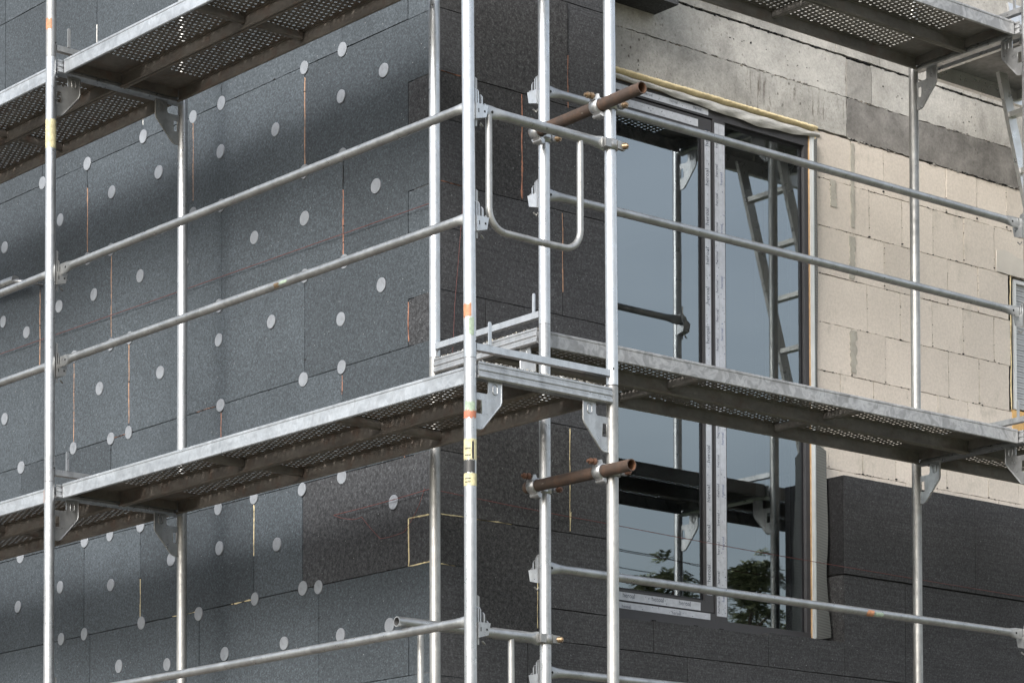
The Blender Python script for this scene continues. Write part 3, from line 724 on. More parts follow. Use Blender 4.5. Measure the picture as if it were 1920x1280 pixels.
for k, (y, z) in enumerate(ANCH):
    o = a0 if k == 0 else a0.copy()
    if k: COL.objects.link(o); o.parent = CL
    sc_ = rr.uniform(.95, 1.05); o.scale = (rr.uniform(.7, 1.6), sc_, sc_); o.location = (XW - .0005 - BD.location.x, y - BD.location.y, z); o.rotation_euler = (rr.uniform(0, 6), rr.uniform(-.04, .04), rr.uniform(-.05, .05))
# right cladding, faces -y, boards in (x,z)
rb = MB(); XC = 2.10
def rboard(poly, mat='eps_right', d=None, y1=YM):
    rb.prism([rough_poly(poly, .06, .0008, rr)], 'y', YW + (rr.uniform(-.001, .001) if d is None else d), y1, mat)
def rect(x0, x1, z0, z1): return [(x0 + G, z0 + G), (x1 - G, z0 + G), (x1 - G, z1 - G), (x0 + G, z1 - G)]
rowsR = [1.53, 2.03, 2.53, 3.03, 3.53, 4.04, 4.54, 5.05, 5.54, 6.04, 6.53, 7.03, 7.53, 8.03, 8.53]
jR = {0: [], 1: [1.7], 2: [1.5], 3: [1.545], 4: [1.605], 5: [1.805], 6: [1.30], 7: [1.765], 8: [1.52], 9: [1.80], 10: [1.6], 11: [1.85], 12: [1.6], 13: [1.8]}
for i in range(14):
    z0, z1 = rowsR[i], rowsR[i + 1]; low = z1 <= 3.6
    xr = XC if not low else None
    xs = [XW + .0025] + jR[i] + ([XC] if not low else {3: [2.55, 3.55, 4.55], 2: [2.4, 3.4, 4.4], 1: [2.7, 3.7], 0: [2.2, 3.2, 4.2]}[i])
    if low:
        while xs[-1] < 12: xs.append(xs[-1] + 1)
    if i == 4: xs = xs[:-1] + [2.33] ; 
    for k in range(len(xs) - 1):
        x0, x1 = xs[k], xs[k + 1]; mat = 'eps_right_rasped' if (i, k) in ((8, 0), (9, 0), (5, 0), (4, 0)) and rr.random() < .6 else 'eps_right'
        if i == 8 and k == 0: mat = 'eps_right_rasped'
        if i == 4 and k == len(xs) - 2:
            rboard(rect(x0, x1, z0, 3.680), mat)
            if XC > x0: rboard(rect(x0, XC, 3.681, z1), mat)
            continue
        if k == 0 and i >= 3:
            zt_ = z0 + .285; xt = 1.19
            rboard([(x0, z0 + G), (xt - G, z0 + G), (xt - G, zt_ - G), (x0, zt_ - G)], 'eps_right')
            rboard([(x0, zt_ + G), (xt + G, zt_ + G), (xt + G, z0 + G), (x1 - G, z0 + G), (x1 - G, z1 - G), (x0, z1 - G)], mat)
        else: rboard(rect(x0, x1, z0, z1), mat)
# strip under the window and boards right of it
for x0, x1 in ((2.33, 3.10), (3.10, 3.645), (3.645, 4.1)): rboard(rect(x0, x1, 3.53, (3.686 if x1 < 3.2 else 3.702) if x1 < 3.65 else 4.045))
for x0, x1 in ((4.1, 5.1), (5.1, 6.1), (6.1, 7.1), (7.1, 8.1)): rboard(rect(x0, x1, 3.53, 4.045))
for x0, x1 in ((3.645, 4.65), (4.65, 5.65), (5.65, 6.65), (6.65, 7.65)): rboard(rect(x0, x1, 4.05, 4.552))
rb.box((XW + .03, YW + .010, 1.55), (XC - .006, YM - .001, 8.5), 'joint_dark'); rb.box((XC - .0055, YW + .010, 1.55), (11.5, YM - .001, 3.672), 'joint_dark')
rb.box((3.655, YW + .010, 3.68), (7.6, YM - .001, 4.545), 'joint_dark')
rboard(rect(2.101, 2.515, 6.685, 7.03), 'eps_right', 0); rboard(rect(2.101, 3.1, 7.03, 7.53)); rboard(rect(2.101, 2.7, 7.53, 8.03))
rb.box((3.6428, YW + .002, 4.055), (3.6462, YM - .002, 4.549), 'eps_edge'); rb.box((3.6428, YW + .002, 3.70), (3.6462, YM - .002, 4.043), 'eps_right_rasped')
CR = part(rb, 'insulation_cladding'); CR['label'] = 'charcoal boards with fine horizontal cutting lines on the right wall'
fb = MB(); i = 50
for (p0, p1, w, mt) in [((1.80, 6.06), (1.80, 6.28), .010, 'foam_orange'), ((1.80, 6.03), (1.80, 6.085), .018, 'foam_orange'), ((1.80, 6.29), (1.80, 6.52), .007, 'joint_dark'), ((1.52, 5.55), (1.52, 6.035), .014, 'foam_orange'),
                        ((1.765, 5.16), (1.765, 5.53), .008, 'foam_tan'), ((1.04, 6.04), (1.16, 6.04), .010, 'foam_orange'), ((1.04, 5.54), (1.17, 5.54), .010, 'foam_orange'),
                        ((1.805, 4.05), (1.805, 4.53), .012, 'foam_yellow'), ((1.805, 4.05), (1.81, 4.14), .018, 'foam_yellow'), ((1.03, 4.04), (1.45, 4.04), .013, 'foam_yellow'), ((1.03, 3.815), (1.12, 3.815), .013, 'foam_yellow'),
                        ((1.605, 3.58), (1.605, 3.80), .006, 'foam_yellow'), ((1.16, 4.33), (1.26, 4.325), .010, 'foam_tan')]:
    i += 1; fb = MB(); foam_line(fb, 'R', p0, p1, w, mt, i); part(fb, 'foam_joint', CR, fix=False)

# masonry
mb = MB()
def block(x0, x1, z0, z1, mat='aac_block', j=.0018, g=.0015, y=YM, d=None, back=.30):
    mb.prism([rough_poly([(x0 + g, z0 + g), (x1 - g, z0 + g), (x1 - g, z1 - g), (x0 + g, z1 - g)], .028, j, rr)], 'y', y + (rr.uniform(-.0012, .0018) if d is None else d), y + back, mat)
rowsM = [(6.115, 6.355, [3.896, 4.144, 4.38, 4.638, 4.885, 5.132]), (5.868, 6.115, [4.033, 4.286, 4.531, 4.777, 5.026]), (5.62, 5.868, [3.912, 4.147, 4.395, 4.645, 4.891]),
         (5.37, 5.62, [4.014, 4.268, 4.519, 4.767, 5.02]), (5.12, 5.37, [3.894, 4.15, 4.398, 4.647, 4.894]), (4.872, 5.12, [3.808, 4.057, 4.316, 4.559, 4.799, 5.053]), (4.62, 4.872, [3.718, 3.973, 4.225, 4.42, 4.627, 4.964])]
z = 4.62; k = 0
while z > .3:
    rowsM.append((z - .25, z, [3.80 + .12 * (k % 2) + .249 * q for q in range(6)])); z -= .25; k += 1
SWX, SWZ0, SWZ1 = 5.165, 5.14, 5.865
for z0, z1, js in rowsM:
    xs = [3.632] + js
    while xs[-1] < 9.5: xs.append(xs[-1] + .249)
    for a, c in zip(xs[:-1], xs[1:]):
        if z0 > 5.0 and z1 < 5.9 and c > SWX:
            if a < SWX - .03: block(a, SWX - .008, z0, z1)
            elif a > 6.4: block(a, c, z0, z1)
            continue
        block(a, c, z0, z1)
mb.box((3.64, YM + .008, .3), (5.13, YM + .29, 6.36), 'mortar'); mb.box((5.1305, YM + .0081, .3), (9.4, YM + .29, 5.13), 'mortar'); mb.box((5.1305, YM + .0081, 5.87), (9.4, YM + .29, 6.36), 'mortar')
mb.box((2.0, YM + .0, .3), (3.60, YM + .29, 3.66), 'mortar')
# concrete ring beam
for (x0, x1, z0, z1, mt, j) in [(2.0, 3.865, 6.366, 6.572, 'concrete_drips', .003), (2.0, 3.865, 6.577, 6.782, 'concrete_light', .0035), (3.868, 4.055, 6.577, 6.775, 'concrete_mid', .002),
                                (4.058, 9.4, 6.575, 6.782, 'concrete_light', .0035), (3.868, 9.4, 6.362, 6.571, 'concrete_dark', .004)]:
    block(x0, x1, z0, z1, mt, j, .0004, d=-.002 if mt != 'concrete_light' else .0005)
mb.box((2.0, YM + .012, 6.37), (9.4, YM + .29, 6.70), 'concrete_mid'); mb.box((2.0, YM + .0121, 6.7001), (9.4, YM + .29, 6.81), 'joint_dark')
z = 6.792; k = 0
while z < 8.6:
    x = 2.0 + (.78 if k % 2 == 0 else .45)
    xs = [2.0, x]
    if k == 0: xs = [2.0, 2.60, 3.19, 3.79, 4.12, 4.35, 4.86, 5.35]
    while xs[-1] < 9.2: xs.append(xs[-1] + .5)
    for a, c in zip(xs[:-1], xs[1:]): block(a, c, z, z + .245, 'concrete_block', .0016, .0012)
    z += .247; k += 1
mb.box((2.0, YM + .010, 6.815), (9.0, YM + .29, 8.9), 'joint_dark')
r3 = random.Random(21)
def chip(x, z, s, mat, y=YM):
    n = 7; pts = [(x + s * r3.uniform(.5, 1.2) * math.cos(2 * PI * k / n) * 1.7, z + s * r3.uniform(.4, 1.1) * math.sin(2 * PI * k / n)) for k in range(n)]
    mb.prism([pts], 'y', y - r3.uniform(.002, .004), y + .004, mat)
for z0, z1, js in rowsM[:9]:
    x = 3.66
    while x < 5.6:
        if not (5.13 < z1 < 5.86 and x > 5.14): chip(x, z1 + r3.uniform(-.003, .003), r3.uniform(.0015, .0035), r3.choice(['joint_dark', 'mortar_smear', 'mortar', 'joint_dark']))
        x += r3.expovariate(16)
    for xj in js:
        if xj < 5.1 or z1 > 6: 
            chip(xj, z0 + r3.uniform(0, .02), r3.uniform(.003, .006), 'joint_dark')
            for q in range(3): chip(xj + r3.uniform(-.002, .002), r3.uniform(z0, z1), r3.uniform(.001, .0022), r3.choice(['joint_dark', 'mortar']))
x = 2.1
while x < 5.6:      # grout ridge and blowholes of the ring beam
    chip(x, 6.574 + r3.uniform(-.006, .005), r3.uniform(.002, .006), r3.choice(['concrete_light', 'concrete_mid', 'concrete_drips', 'concrete_dark', 'mortar']), YM - .001)
    if x > 3.87: chip(x, 6.360 + r3.uniform(-.006, .002), r3.uniform(.002, .006), r3.choice(['concrete_dark', 'concrete_mid', 'joint_dark']), YM - .002)
    x += r3.expovariate(45)
for q in range(46):
    cx, cz = r3.choice([(2.5, 6.47), (2.9, 6.45), (3.5, 6.66), (3.2, 6.68), (4.35, 6.67), (4.9, 6.62), (2.3, 6.42)])
    chip(cx + r3.gauss(0, .12), cz + r3.gauss(0, .025), r3.uniform(.0012, .0034), 'joint_dark', YM + .001)
x = 2.05
while x < 5.6:
    chip(x, 6.786 + r3.uniform(-.003, .003), r3.uniform(.003, .007), 'joint_dark', YM - .0005); x += r3.expovariate(28)
MS = part(mb, 'block_wall')
b = MB(); b.box((XM + .001, YM + .301, .0), (1.4, 12.4, 8.9), 'mortar'); b.box((1.401, 12.2, 0), (9.4, 12.39, 8.9), 'mortar'); b.box((9.2, 2.0, 0), (9.39, 12.199, 8.9), 'mortar')
b.box((1.2, YM + .001, 0), (1.999, YM + .30, 8.9), 'mortar'); part(b, 'rear_wall')
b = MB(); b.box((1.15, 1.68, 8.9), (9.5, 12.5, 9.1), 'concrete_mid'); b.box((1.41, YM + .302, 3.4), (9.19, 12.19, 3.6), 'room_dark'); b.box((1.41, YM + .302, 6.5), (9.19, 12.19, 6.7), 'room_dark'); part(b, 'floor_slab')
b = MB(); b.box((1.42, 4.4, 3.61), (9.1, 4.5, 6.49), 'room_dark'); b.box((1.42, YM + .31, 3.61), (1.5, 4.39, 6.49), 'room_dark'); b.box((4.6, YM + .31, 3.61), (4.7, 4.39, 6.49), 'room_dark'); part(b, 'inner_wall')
# mortar smears on blocks
b = MB()
for (cx, z0, z1, w) in [(3.905, 5.90, 6.34, .035), (3.76, 5.98, 6.12, .05), (3.90, 5.63, 5.85, .05), (3.905, 5.14, 5.36, .055), (3.90, 4.75, 4.8, .02), (3.665, 4.60, 4.80, .03)]:
    pts = []; n = 16; r2 = random.Random(int(cx * 100 + z0 * 10))
    for k in range(n + 1): pts.append((cx - w / 2 * r2.uniform(.5, 1.1), z1 - (z1 - z0) * k / n))
    for k in range(n + 1): pts.append((cx + w / 2 * r2.uniform(.5, 1.1), z0 + (z1 - z0) * k / n))
    b = MB(); b.prism([pts], 'y', YM - .0045, YM - .0015, 'mortar_smear'); part(b, 'mortar_smear', MS)
b = MB(); b.prism([rough_poly([(5.035, 5.87), (5.9, 5.87), (5.9, 5.955), (5.22, 5.975), (5.12, 6.0), (5.04, 5.985)], .03, .003, rr)], 'y', YM - .006, YM - .0015, 'render_patch')
part(b, 'plaster_patch', MS)

# ---------------------------------------------------------------- tall window
WN = empty('window', (0, 0, 0)); WN.parent = BD; WN['label'] = 'tall sliding window with dark frame and printed protective tape'
WN.location = Vector((2.9, 1.69, 3.7)) - BD.location
YF = 1.662
def wpart(b, name, fix=True): return part(b, name, WN, fix)
b = MB()
b.box((2.0, YF, 6.262), (3.592, YF + .10, 6.318), 'frame_dark'); b.box((2.0, YF, 3.664), (3.592, YF + .10, 3.764), 'frame_dark'); b.box((2.0, YF + .001, 3.7641), (2.9145, YF + .10, 3.797), 'frame_dark')
b.box((3.563, YF + .0005, 3.7645), (3.5915, YF + .10, 6.2615), 'frame_dark'); b.box((2.0, YF + .0015, 3.7975), (2.05, YF + .10, 6.2615), 'frame_dark')
b.box((2.915, YF + .0005, 3.7645), (3.000, YF + .10, 6.2615), 'frame_dark')
b.box((3.549, YF + .02, 3.7645), (3.5625, YF + .10, 6.2615), 'frame_edge'); b.box((3.0005, YF + .02, 6.245), (3.5485, YF + .10, 6.2615), 'frame_edge')
wpart(b, 'frame')
b = MB()
b.box((2.0505, YF + .004, 6.185), (2.909, YF + .085, 6.255), 'frame_dark'); b.box((2.0505, YF + .004, 3.8005), (2.909, YF + .085, 3.855), 'frame_dark')
b.box((2.852, YF + .0045, 3.8555), (2.909, YF + .085, 6.1845), 'frame_dark'); b.box((2.838, YF + .02, 3.8555), (2.8515, YF + .09, 6.1845), 'rubber')
b.box((2.0505, YF + .02, 6.168), (2.8375, YF + .09, 6.1845), 'rubber'); b.box((2.0505, YF + .02, 3.8555), (2.8375, YF + .09, 3.866), 'rubber')
b.box((2.0505, YF + .0045, 3.8555), (2.10, YF + .085, 6.1845), 'frame_dark')
wpart(b, 'sash')
for x0, x1, z0, z1 in ((2.1005, 2.8375, 3.8665, 6.1675), (3.0005, 3.5485, 3.7645, 6.2445)):
    for k in range(3):
        b = MB(); y = YF + .024 + k * .028; b.add([(x0, y, z0), (x1, y + .0036 * k, z0), (x1, y + .0056 * k, z1), (x0, y + .002 * k, z1)], [(0, 1, 2, 3)], 'glass' if k == 0 else 'glass_inner'); wpart(b, 'pane', False)
# tape
def text_mesh(b, txt, size, org, ex, ez, mat, y, clip=None):
    cu = bpy.data.curves.new('t', 'FONT'); cu.body = txt; cu.size = size; cu.resolution_u = 2
    ob = bpy.data.objects.new('t', cu); COL.objects.link(ob); bpy.context.view_layer.update()
    me = ob.evaluated_get(bpy.context.evaluated_depsgraph_get()).to_mesh()
    vs = [(org[0] + v.co.x * ex[0] + v.co.y * ez[0], y, org[1] + v.co.x * ex[1] + v.co.y * ez[1]) for v in me.vertices]
    b.add(vs, [tuple(p.vertices) for p in me.polygons], mat)
    bpy.data.objects.remove(ob); bpy.data.curves.remove(cu)
b = MB(); YT = YF - .0012
tapes = [(2.862, 2.899, 3.885, 6.195, YF + .0033), (2.926, 2.953, 3.786, 6.245, YT), (2.9545, 2.994, 3.786, 6.245, YT), (2.0, 2.883, 6.272, 6.302, YT), (2.0, 2.817, 6.203, 6.240, YF + .0033),
         (2.0, 2.818, 3.803, 3.842, YF + .0033), (2.0, 2.880, 3.727, 3.7625, YT)]
tapes[6] = (2.0, 2.880, 3.762, 3.793, YT)
for x0, x1, z0, z1, y in tapes: b.box((x0, y - .0004, z0), (x1, y + .0008, z1), 'tape_white')
r2 = random.Random(5)
def vtext(x, zs, size, mat, y):
    for z_ in zs: text_mesh(b, 'heroal', size, (x, z_), (0, 1), (-1, 0), mat, y)
vtext(2.887, [3.95 + .197 * k for k in range(12)], .034, 'ink', YF + .0033 - .0008)
vtext(2.946, [3.80 + .145 * k for k in range(17)], .025, 'ink', YT - .0008)
vtext(2.978, [3.86 + .26 * k for k in range(9)], .025, 'ink_blue', YT - .0008)
for x_, z_ in ((2.30, 3.811), (2.49, 3.812), (2.67, 3.812)): text_mesh(b, 'heroal', .032, (x_, z_ + .006), (1, 0), (0, 1), 'ink', YF + .0033 - .0008)
for x_, z_ in ((2.29, 3.700), (2.62, 3.706)): text_mesh(b, 'heroal', .024, (x_, 3.7655), (1, 0), (0, 1), 'ink', YT - .0008)
for (x_, z_) in ((2.45, 6.274), (2.62, 6.274), (2.78, 6.274)): text_mesh(b, 'heroal', .022, (x_, z_ + .01), (1, 0), (0, 1), 'ink', YT - .0008)
for (tx0, tx1, tz0, tz1, y) in tapes:    # printed ticks and scuffs
    n = int((tx1 - tx0) * (tz1 - tz0) * 900) + 6
    for k in range(n):
        x_, z_ = r2.uniform(tx0 + .003, tx1 - .006), r2.uniform(tz0 + .003, tz1 - .006); s = r2.uniform(.0015, .0045)
        b.add([(x_, y - .0007, z_), (x_ + s, y - .0007, z_ + s * .3), (x_ + s * .7, y - .0007, z_ + s * 1.5), (x_ - s * .2, y - .0007, z_ + s)], [(0, 1, 2, 3)], r2.choice(['ink', 'ink', 'ink_blue']))
wpart(b, 'protective_tape', False)
# drain caps in the sill
b = MB()
for x_ in (2.50, 2.78, 2.955, 3.43):
    b.prism([[(x_ - .012, 3.745 - .02), (x_ + .012, 3.725), (x_ + .012, 3.719), (x_, 3.711), (x_ - .012, 3.719)]], 'y', YF - .006, YF - .0015, 'black_hole')
wpart(b, 'drain_cap')
b = MB(); b.box((3.593, YF - .004, 3.738), (3.599, YF + .05, 6.33), 'wood_strip'); b.box((3.5992, YF - .007, 3.735), (3.617, YF + .05, 6.33), 'pvc_white'); b.box((3.6172, YF - .010, 3.74), (3.632, YF + .05, 6.345), 'pvc_trim')
wpart(b, 'jamb_trim')
b = MB(); vs = []; fs = []; n = 70
for k in range(n + 1):
    z_ = 3.73 + (6.30 - 3.73) * k / n; t = (z_ - 3.73)
    w_ = (.078 + .010 * math.sin(t * 5.2) - .016 * math.exp(-((t - .33) / .12) ** 2) + .02 * math.exp(-(t / .1) ** 2)) if z_ < 4.72 else .020 + .003 * math.sin(t * 3)
    for q in range(4):
        vs.append((3.618 + .004 * math.sin(t * 6 + q) * q / 3, YF - .017 - w_ * q / 3, z_))
for k in range(n):
    for q in range(3): o = k * 4 + q; fs.append((o, o + 1, o + 5, o + 4))
b.add(vs, fs, 'mesh_strip', True); b.add([(v[0] + .0012, v[1], v[2]) for v in vs], fs, 'mesh_strip', True); wpart(b, 'reinforcement_strip', False)
# membrane and timber above the window, foam bead
b = MB(); b.box((2.0, YF - .004, 6.322), (3.60, YF + .05, 6.333), 'wood_pale'); b.box((2.0, YF - .002, 6.3335), (3.60, YF + .05, 6.347), 'joint_dark'); wpart(b, 'head_batten')
b = MB(); vs = []; fs = []; n = 90
for k in range(n + 1):
    x_ = 2.0 + 1.66 * k / n
    lo = 6.318 - .022 * (.5 + .5 * math.sin((x_ - 2.75) * 4.3)) * (1 if x_ > 2.55 else .6) - .010 * math.exp(-((x_ - 3.3) / .2) ** 2) + .003 * math.sin(x_ * 23)
    for q in range(5):
        t = q / 4; vs.append((x_, YF - .012 - .010 * math.sin(t * PI) - .003 * math.sin(x_ * 31 + t * 5), 6.343 * (1 - t) + lo * t))
for k in range(n):
    for q in range(4): o = k * 5 + q; fs.append((o, o + 1, o + 6, o + 5))
b.add(vs, fs, 'membrane', True); wpart(b, 'sealing_membrane', False)
b = MB(); vs = []; fs = []; n = 160; r2 = random.Random(9)
for k in range(n + 1):
    x_ = 2.0 + 1.645 * k / n; j = r2.uniform(-.004, .004)
    for q in range(6):
        t = q / 5; vs.append((x_, YM + .012 - .022 * math.sin(t * PI) * r2.uniform(.85, 1.15), 6.3475 + t * (.036 + j * (q == 5 or q == 0))))
for k in range(n):
    for q in range(5): o = k * 6 + q; fs.append((o, o + 1, o + 7, o + 6))
b.add(vs, fs, 'foam_beam', True); wpart(b, 'foam_seal', False)
fb = MB()
foam_line(fb, 'M', (3.634, 4.72), (3.634, 6.33), .006, 'foam_beam', 99); foam_line(fb, 'M', (3.66, 6.352), (3.60, 6.36), .03, 'foam_beam', 98); foam_line(fb, 'M', (5.160, 5.13), (5.160, 5.87), .012, 'foam_beam', 97)
part(fb, 'foam_joint', MS, fix=False)
# small window at the right edge
SW = empty('window', Vector((5.6, 1.66, 5.5)) - BD.location); SW.parent = BD; SW['label'] = 'window with ribbed roller shutter at the right edge'
b = MB(); b.box((5.172, YM + .012, 5.14), (5.188, YM + .10, 5.86), 'rubber'); b.box((5.188, YM + .004, 5.14), (5.212, YM + .10, 5.855), 'pvc_white'); b.box((5.2125, YM + .004, 5.835), (6.3, YM + .10, 5.855), 'pvc_white'); part(b, 'frame', SW)
b = MB()
for k in range(46): b.box((5.213, YM + .020 + .002 * (k % 2), 5.15 + k * .0149), (6.29, YM + .03, 5.15 + k * .0149 + .0125), 'shutter')
b.box((5.2135, YM + .031, 5.145), (6.28, YM + .04, 5.834), 'rubber'); part(b, 'roller_shutter', SW)
b = MB(); b.box((5.166, YM - .002, 5.02), (6.3, YM + .02, 5.132), 'ply'); part(b, 'sill_board', SW)

# ------------------------------------------------------------------ mason's lines
def line(pts, label, rad=.0016, mat='string_red'):
    b = MB(); q = []
    for a, c in zip(pts[:-1], pts[1:]):
        a, c = Vector(a), Vector(c)
        for k in range(12): q.append(a.lerp(c, k / 12) - Vector((0, 0, .004 * math.sin(PI * k / 12))))
    q.append(Vector(pts[-1])); b.tube(q, rad, mat, 6)
    tag(b.build('mason_line'), label, 'string', 'red mason lines')
line([(1.005, 7.6, 5.515), (1.004, 1.47, 5.437)], 'red string stretched along the dark left wall at mid height')
line([(.99, 1.47, 4.14), (2.09, 1.462, 4.107), (3.536, 1.462, 4.080), (6.2, 1.465, 4.068)], 'red string crossing the lower window and the right insulation boards')
line([(1.004, 2.235, 4.139), (1.002, 1.475, 4.152)], 'short end of red string on the rough dark board left of the corner')
line([(1.004, 2.235, 4.139), (1.006, 2.10, 4.10), (1.004, 2.02, 4.10), (1.006, 1.88, 3.98), (1.004, 1.70, 3.985), (1.004, 1.60, 4.08), (1.002, 1.55, 4.16)], 'slack loop of red string hanging on the rough dark board', .0013)
line([(1.09, 1.470, 4.60), (1.115, 1.472, 5.0), (1.16, 1.470, 5.45)], 'thin slanting red string on the dark wall right of the corner', .0011)

# ------------------------------------------------------------------ ground
n = 40; me = bpy.data.meshes.new('ground'); S = 220; vs = []; fs = []
for i in range(n + 1):
    for j in range(n + 1):
        x, y = -S + 2 * S * i / n, -S + 2 * S * j / n; vs.append((x, y, 0))
for i in range(n):
    for j in range(n): o = i * (n + 1) + j; fs.append((o, o + n + 1, o + n + 2, o + 1))
me.from_pydata(vs, [], fs); me.materials.append(M['soil']); g = bpy.data.objects.new('ground', me); COL.objects.link(g); g['kind'] = 'structure'

# ------------------------------------------------------------------ things mirrored in the window: trees and cables
def tree(loc, H, spread, seed, label):
    r2 = random.Random(seed); r = empty('ash_tree', loc); tag(r, label, 'tree', 'trees across the site')
    b = MB(); tips = []
    b.tube([(0, 0, 0), (.05, .03, H * .3), (.02, -.04, H * .6), (0, 0, H * .95)], [.13, .10, .06, .012], 'bark', 10)
    for k in range(46):
        z = H * r2.uniform(.3, .95); a = r2.uniform(0, 2 * PI); L = spread * r2.uniform(.5, 1) * (1.15 - z / H) * 1.6; up = r2.uniform(.35, .8)
        p0 = Vector((0, 0, z)); p2 = p0 + Vector((math.cos(a) * L, math.sin(a) * L, L * up)); p1 = p0.lerp(p2, .5) + Vector((0, 0, -.06 * L))
        b.tube([p0, p1, p2], [.03, .018, .006], 'bark', 6)
        for q in range(9): tips.append(p0.lerp(p2, r2.uniform(.35, 1.05)) + Vector((r2.uniform(-.12, .12), r2.uniform(-.12, .12), r2.uniform(-.05, .15))))
    for q in range(14): tips.append(Vector((r2.uniform(-.15, .15), r2.uniform(-.15, .15), H * r2.uniform(.85, 1.0))))
    b.build('trunk', r, fix=False)
    b = MB()
    for t in tips:
        d = Vector((t.x, t.y, .3)).normalized(); d = (d + Vector((r2.uniform(-.6, .6), r2.uniform(-.6, .6), r2.uniform(-.5, .3)))).normalized()
        for f in range(3):
            dd = (d + Vector((r2.uniform(-.7, .7), r2.uniform(-.7, .7), r2.uniform(-.6, .3)))).normalized(); side = dd.cross(Vector((0, 0, 1))).normalized()
            for m_ in range(6):
                c = t + dd * (.05 * m_) - Vector((0, 0, .006 * m_ * m_))
                for sg in (-1, 1):
                    tip = c + (side * sg * .10 + dd * .05 - Vector((0, 0, r2.uniform(.0, .05)))); md = c.lerp(tip, .5); w = dd * .016
                    b.add([c, md + w, tip, md - w], [(0, 1, 2, 3)], 'leaf')
    b.build('crown', r, fix=False)
tree((21.0, -16.2, 0), 8.55, .9, 1, 'tallest slender tree mirrored in the right pane of the tall window')
tree((19.62, -16.5, 0), 8.42, 1.0, 2, 'smaller tree mirrored at the foot of the left pane')
tree((20.3, -16.9, 0), 7.95, .8, 3, 'low bushy tree mirrored beside the tape of the window mullion')
tree((22.2, -16.6, 0), 7.9, 1.0, 4, 'tree mirrored at the lower right edge of the tall window')
cp = [Vector((9.0, -28.6, 10.05)), Vector((42., -22.5, 10.05))]
A0, A1 = Vector((15.0, -17.2, 8.42)), Vector((36., -27.6, 8.9))
def cable(a, c, sag, label):
    b = MB(); q = []
    for k in range(25): t = k / 24; q.append(a.lerp(c, t) - Vector((0, 0, sag * 4 * t * (1 - t))))
    b.tube(q, .006, 'cable', 6); tag(b.build('power_cable'), label, 'cable', 'overhead cables')
dirc = (Vector((22.9, -19.3, 8.95)) - Vector((18.9, -16.55, 8.42)))
P1 = Vector((10, -15.5, 8.9)); P2 = Vector((34, -18.5, 8.9))
cable(P1, P2, .5, 'upper thin overhead cable mirrored low in the tall window'); cable(P1 - Vector((0, 0, .22)), P2 - Vector((0, 0, .22)), .52, 'lower thin overhead cable mirrored low in the tall window')
for P_, lb in ((P1, 'wooden cable pole on the near side of the trees'), (P2, 'wooden cable pole beyond the trees')):
    b = MB(); b.tube([(0, 0, 0), (0, 0, 9.2)], [.14, .10], 'pole_wood', 14); b.box((-.5, -.05, 8.55), (.5, .05, 8.66), 'pole_wood'); o = b.build('utility_pole'); o.location = (P_.x, P_.y, 0); tag(o, lb, 'utility pole', 'cable poles')

# ------------------------------------------------------------------ camera
th, phi, roll = .6998183, .0381497, .0024293
X0, D0 = -.16067186, 10.7768527
cam_loc = Vector((-(X0 * math.cos(th) + D0 * math.sin(th)), -(-X0 * math.sin(th) + D0 * math.cos(th)), 1.65))
Rv = Vector((math.cos(th), -math.sin(th), 0)); hv = Vector((math.sin(th), math.cos(th), 0))
F = hv * math.cos(phi) + Vector((0, 0, math.sin(phi))); U = Rv.cross(F)
R2 = (Rv * math.cos(roll) - U * math.sin(roll)); U2 = (U * math.cos(roll) + Rv * math.sin(roll))
cam = bpy.data.cameras.new('camera'); co = bpy.data.objects.new('camera', cam); COL.objects.link(co)
co.matrix_world = Matrix(((R2.x, U2.x, -F.x, cam_loc.x), (R2.y, U2.y, -F.y, cam_loc.y), (R2.z, U2.z, -F.z, cam_loc.z), (0, 0, 0, 1)))
cam.sensor_width = 36; cam.lens = 5323.543 * 36 / 1920; cam.shift_x = -2.73 / 1920; cam.shift_y = 1124.47 / 1920; cam.clip_end = 900
SC.camera = co

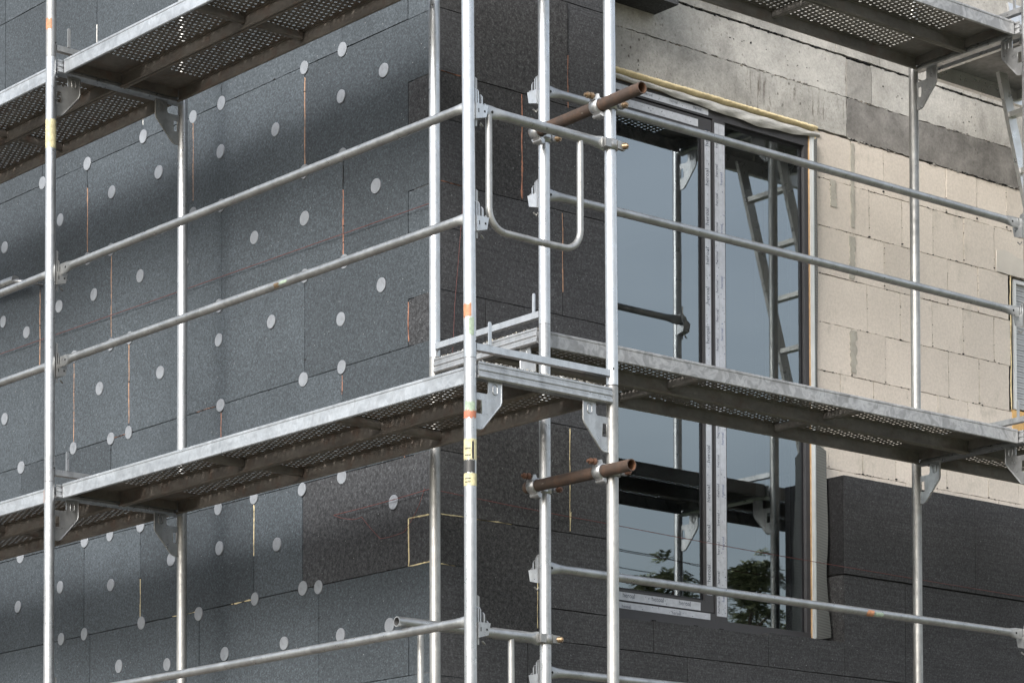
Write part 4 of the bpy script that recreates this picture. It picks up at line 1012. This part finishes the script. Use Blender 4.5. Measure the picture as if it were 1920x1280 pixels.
# ------------------------------------------------------------------ light
EL, AZ = math.radians(31), math.atan2(-.94, -.34)      # AZ measured as atan2(x, y)
sd = Vector((math.sin(AZ) * math.cos(EL), math.cos(AZ) * math.cos(EL), math.sin(EL)))
w = bpy.data.worlds.new('World'); SC.world = w; w.use_nodes = True; nt = w.node_tree; nt.nodes.clear()
out = nd(nt, 'ShaderNodeOutputWorld'); bg = nd(nt, 'ShaderNodeBackground'); sky = nd(nt, 'ShaderNodeTexSky', sky_type='NISHITA')
sky.sun_disc = False; sky.sun_elevation = EL; sky.sun_rotation = AZ; sky.dust_density = 3.5; sky.air_density = 1.2; sky.ozone_density = 1.0
hs = nd(nt, 'ShaderNodeHueSaturation'); hs.inputs['Saturation'].default_value = .42
tc = nd(nt, 'ShaderNodeTexCoord'); nz = nd(nt, 'ShaderNodeTexNoise'); nz.inputs['Scale'].default_value = 3.4; nz.inputs['Detail'].default_value = 5
rp = nd(nt, 'ShaderNodeValToRGB'); rp.color_ramp.elements[0].position = .3; rp.color_ramp.elements[0].color = (.66, .69, .73, 1); rp.color_ramp.elements[1].position = .7; rp.color_ramp.elements[1].color = (1.22, 1.2, 1.17, 1)
mp = nd(nt, 'ShaderNodeMapping'); mp.inputs['Scale'].default_value = (1, 1, 2.5)
mx = nd(nt, 'ShaderNodeMix', data_type='RGBA', blend_type='MULTIPLY'); mx.inputs[0].default_value = 1
nt.links.new(tc.outputs['Generated'], mp.inputs[0]); nt.links.new(mp.outputs[0], nz.inputs[0]); nt.links.new(nz.outputs[0], rp.inputs[0])
nt.links.new(sky.outputs[0], hs.inputs['Color']); nt.links.new(hs.outputs[0], mx.inputs[6]); nt.links.new(rp.outputs[0], mx.inputs[7])
sx = nd(nt, 'ShaderNodeSeparateXYZ'); nt.links.new(tc.outputs['Generated'], sx.inputs[0])
mr = nd(nt, 'ShaderNodeMapRange'); mr.inputs[1].default_value = 0.0; mr.inputs[2].default_value = .7; mr.inputs[3].default_value = .72; mr.inputs[4].default_value = 1.55; nt.links.new(sx.outputs[2], mr.inputs[0])
vm = nd(nt, 'ShaderNodeVectorMath', operation='SCALE'); nt.links.new(mx.outputs[2], vm.inputs[0]); nt.links.new(mr.outputs[0], vm.inputs[3])
nt.links.new(vm.outputs[0], bg.inputs[0]); nt.links.new(bg.outputs[0], out.inputs[0]); bg.inputs[1].default_value = .145
sl = bpy.data.lights.new('sun', 'SUN'); sl.energy = 1.2; sl.angle = math.radians(22); sl.color = (1, .98, .95)
so = bpy.data.objects.new('sun', sl); COL.objects.link(so); so.rotation_euler = (-sd).to_track_quat('-Z', 'Y').to_euler(); so.location = (0, 0, 20)
SC.view_settings.view_transform = 'Standard'; SC.view_settings.look = 'None'; SC.view_settings.exposure = 1.16; SC.view_settings.gamma = 1
SC.cycles.max_bounces = 8; SC.cycles.transparent_max_bounces = 16
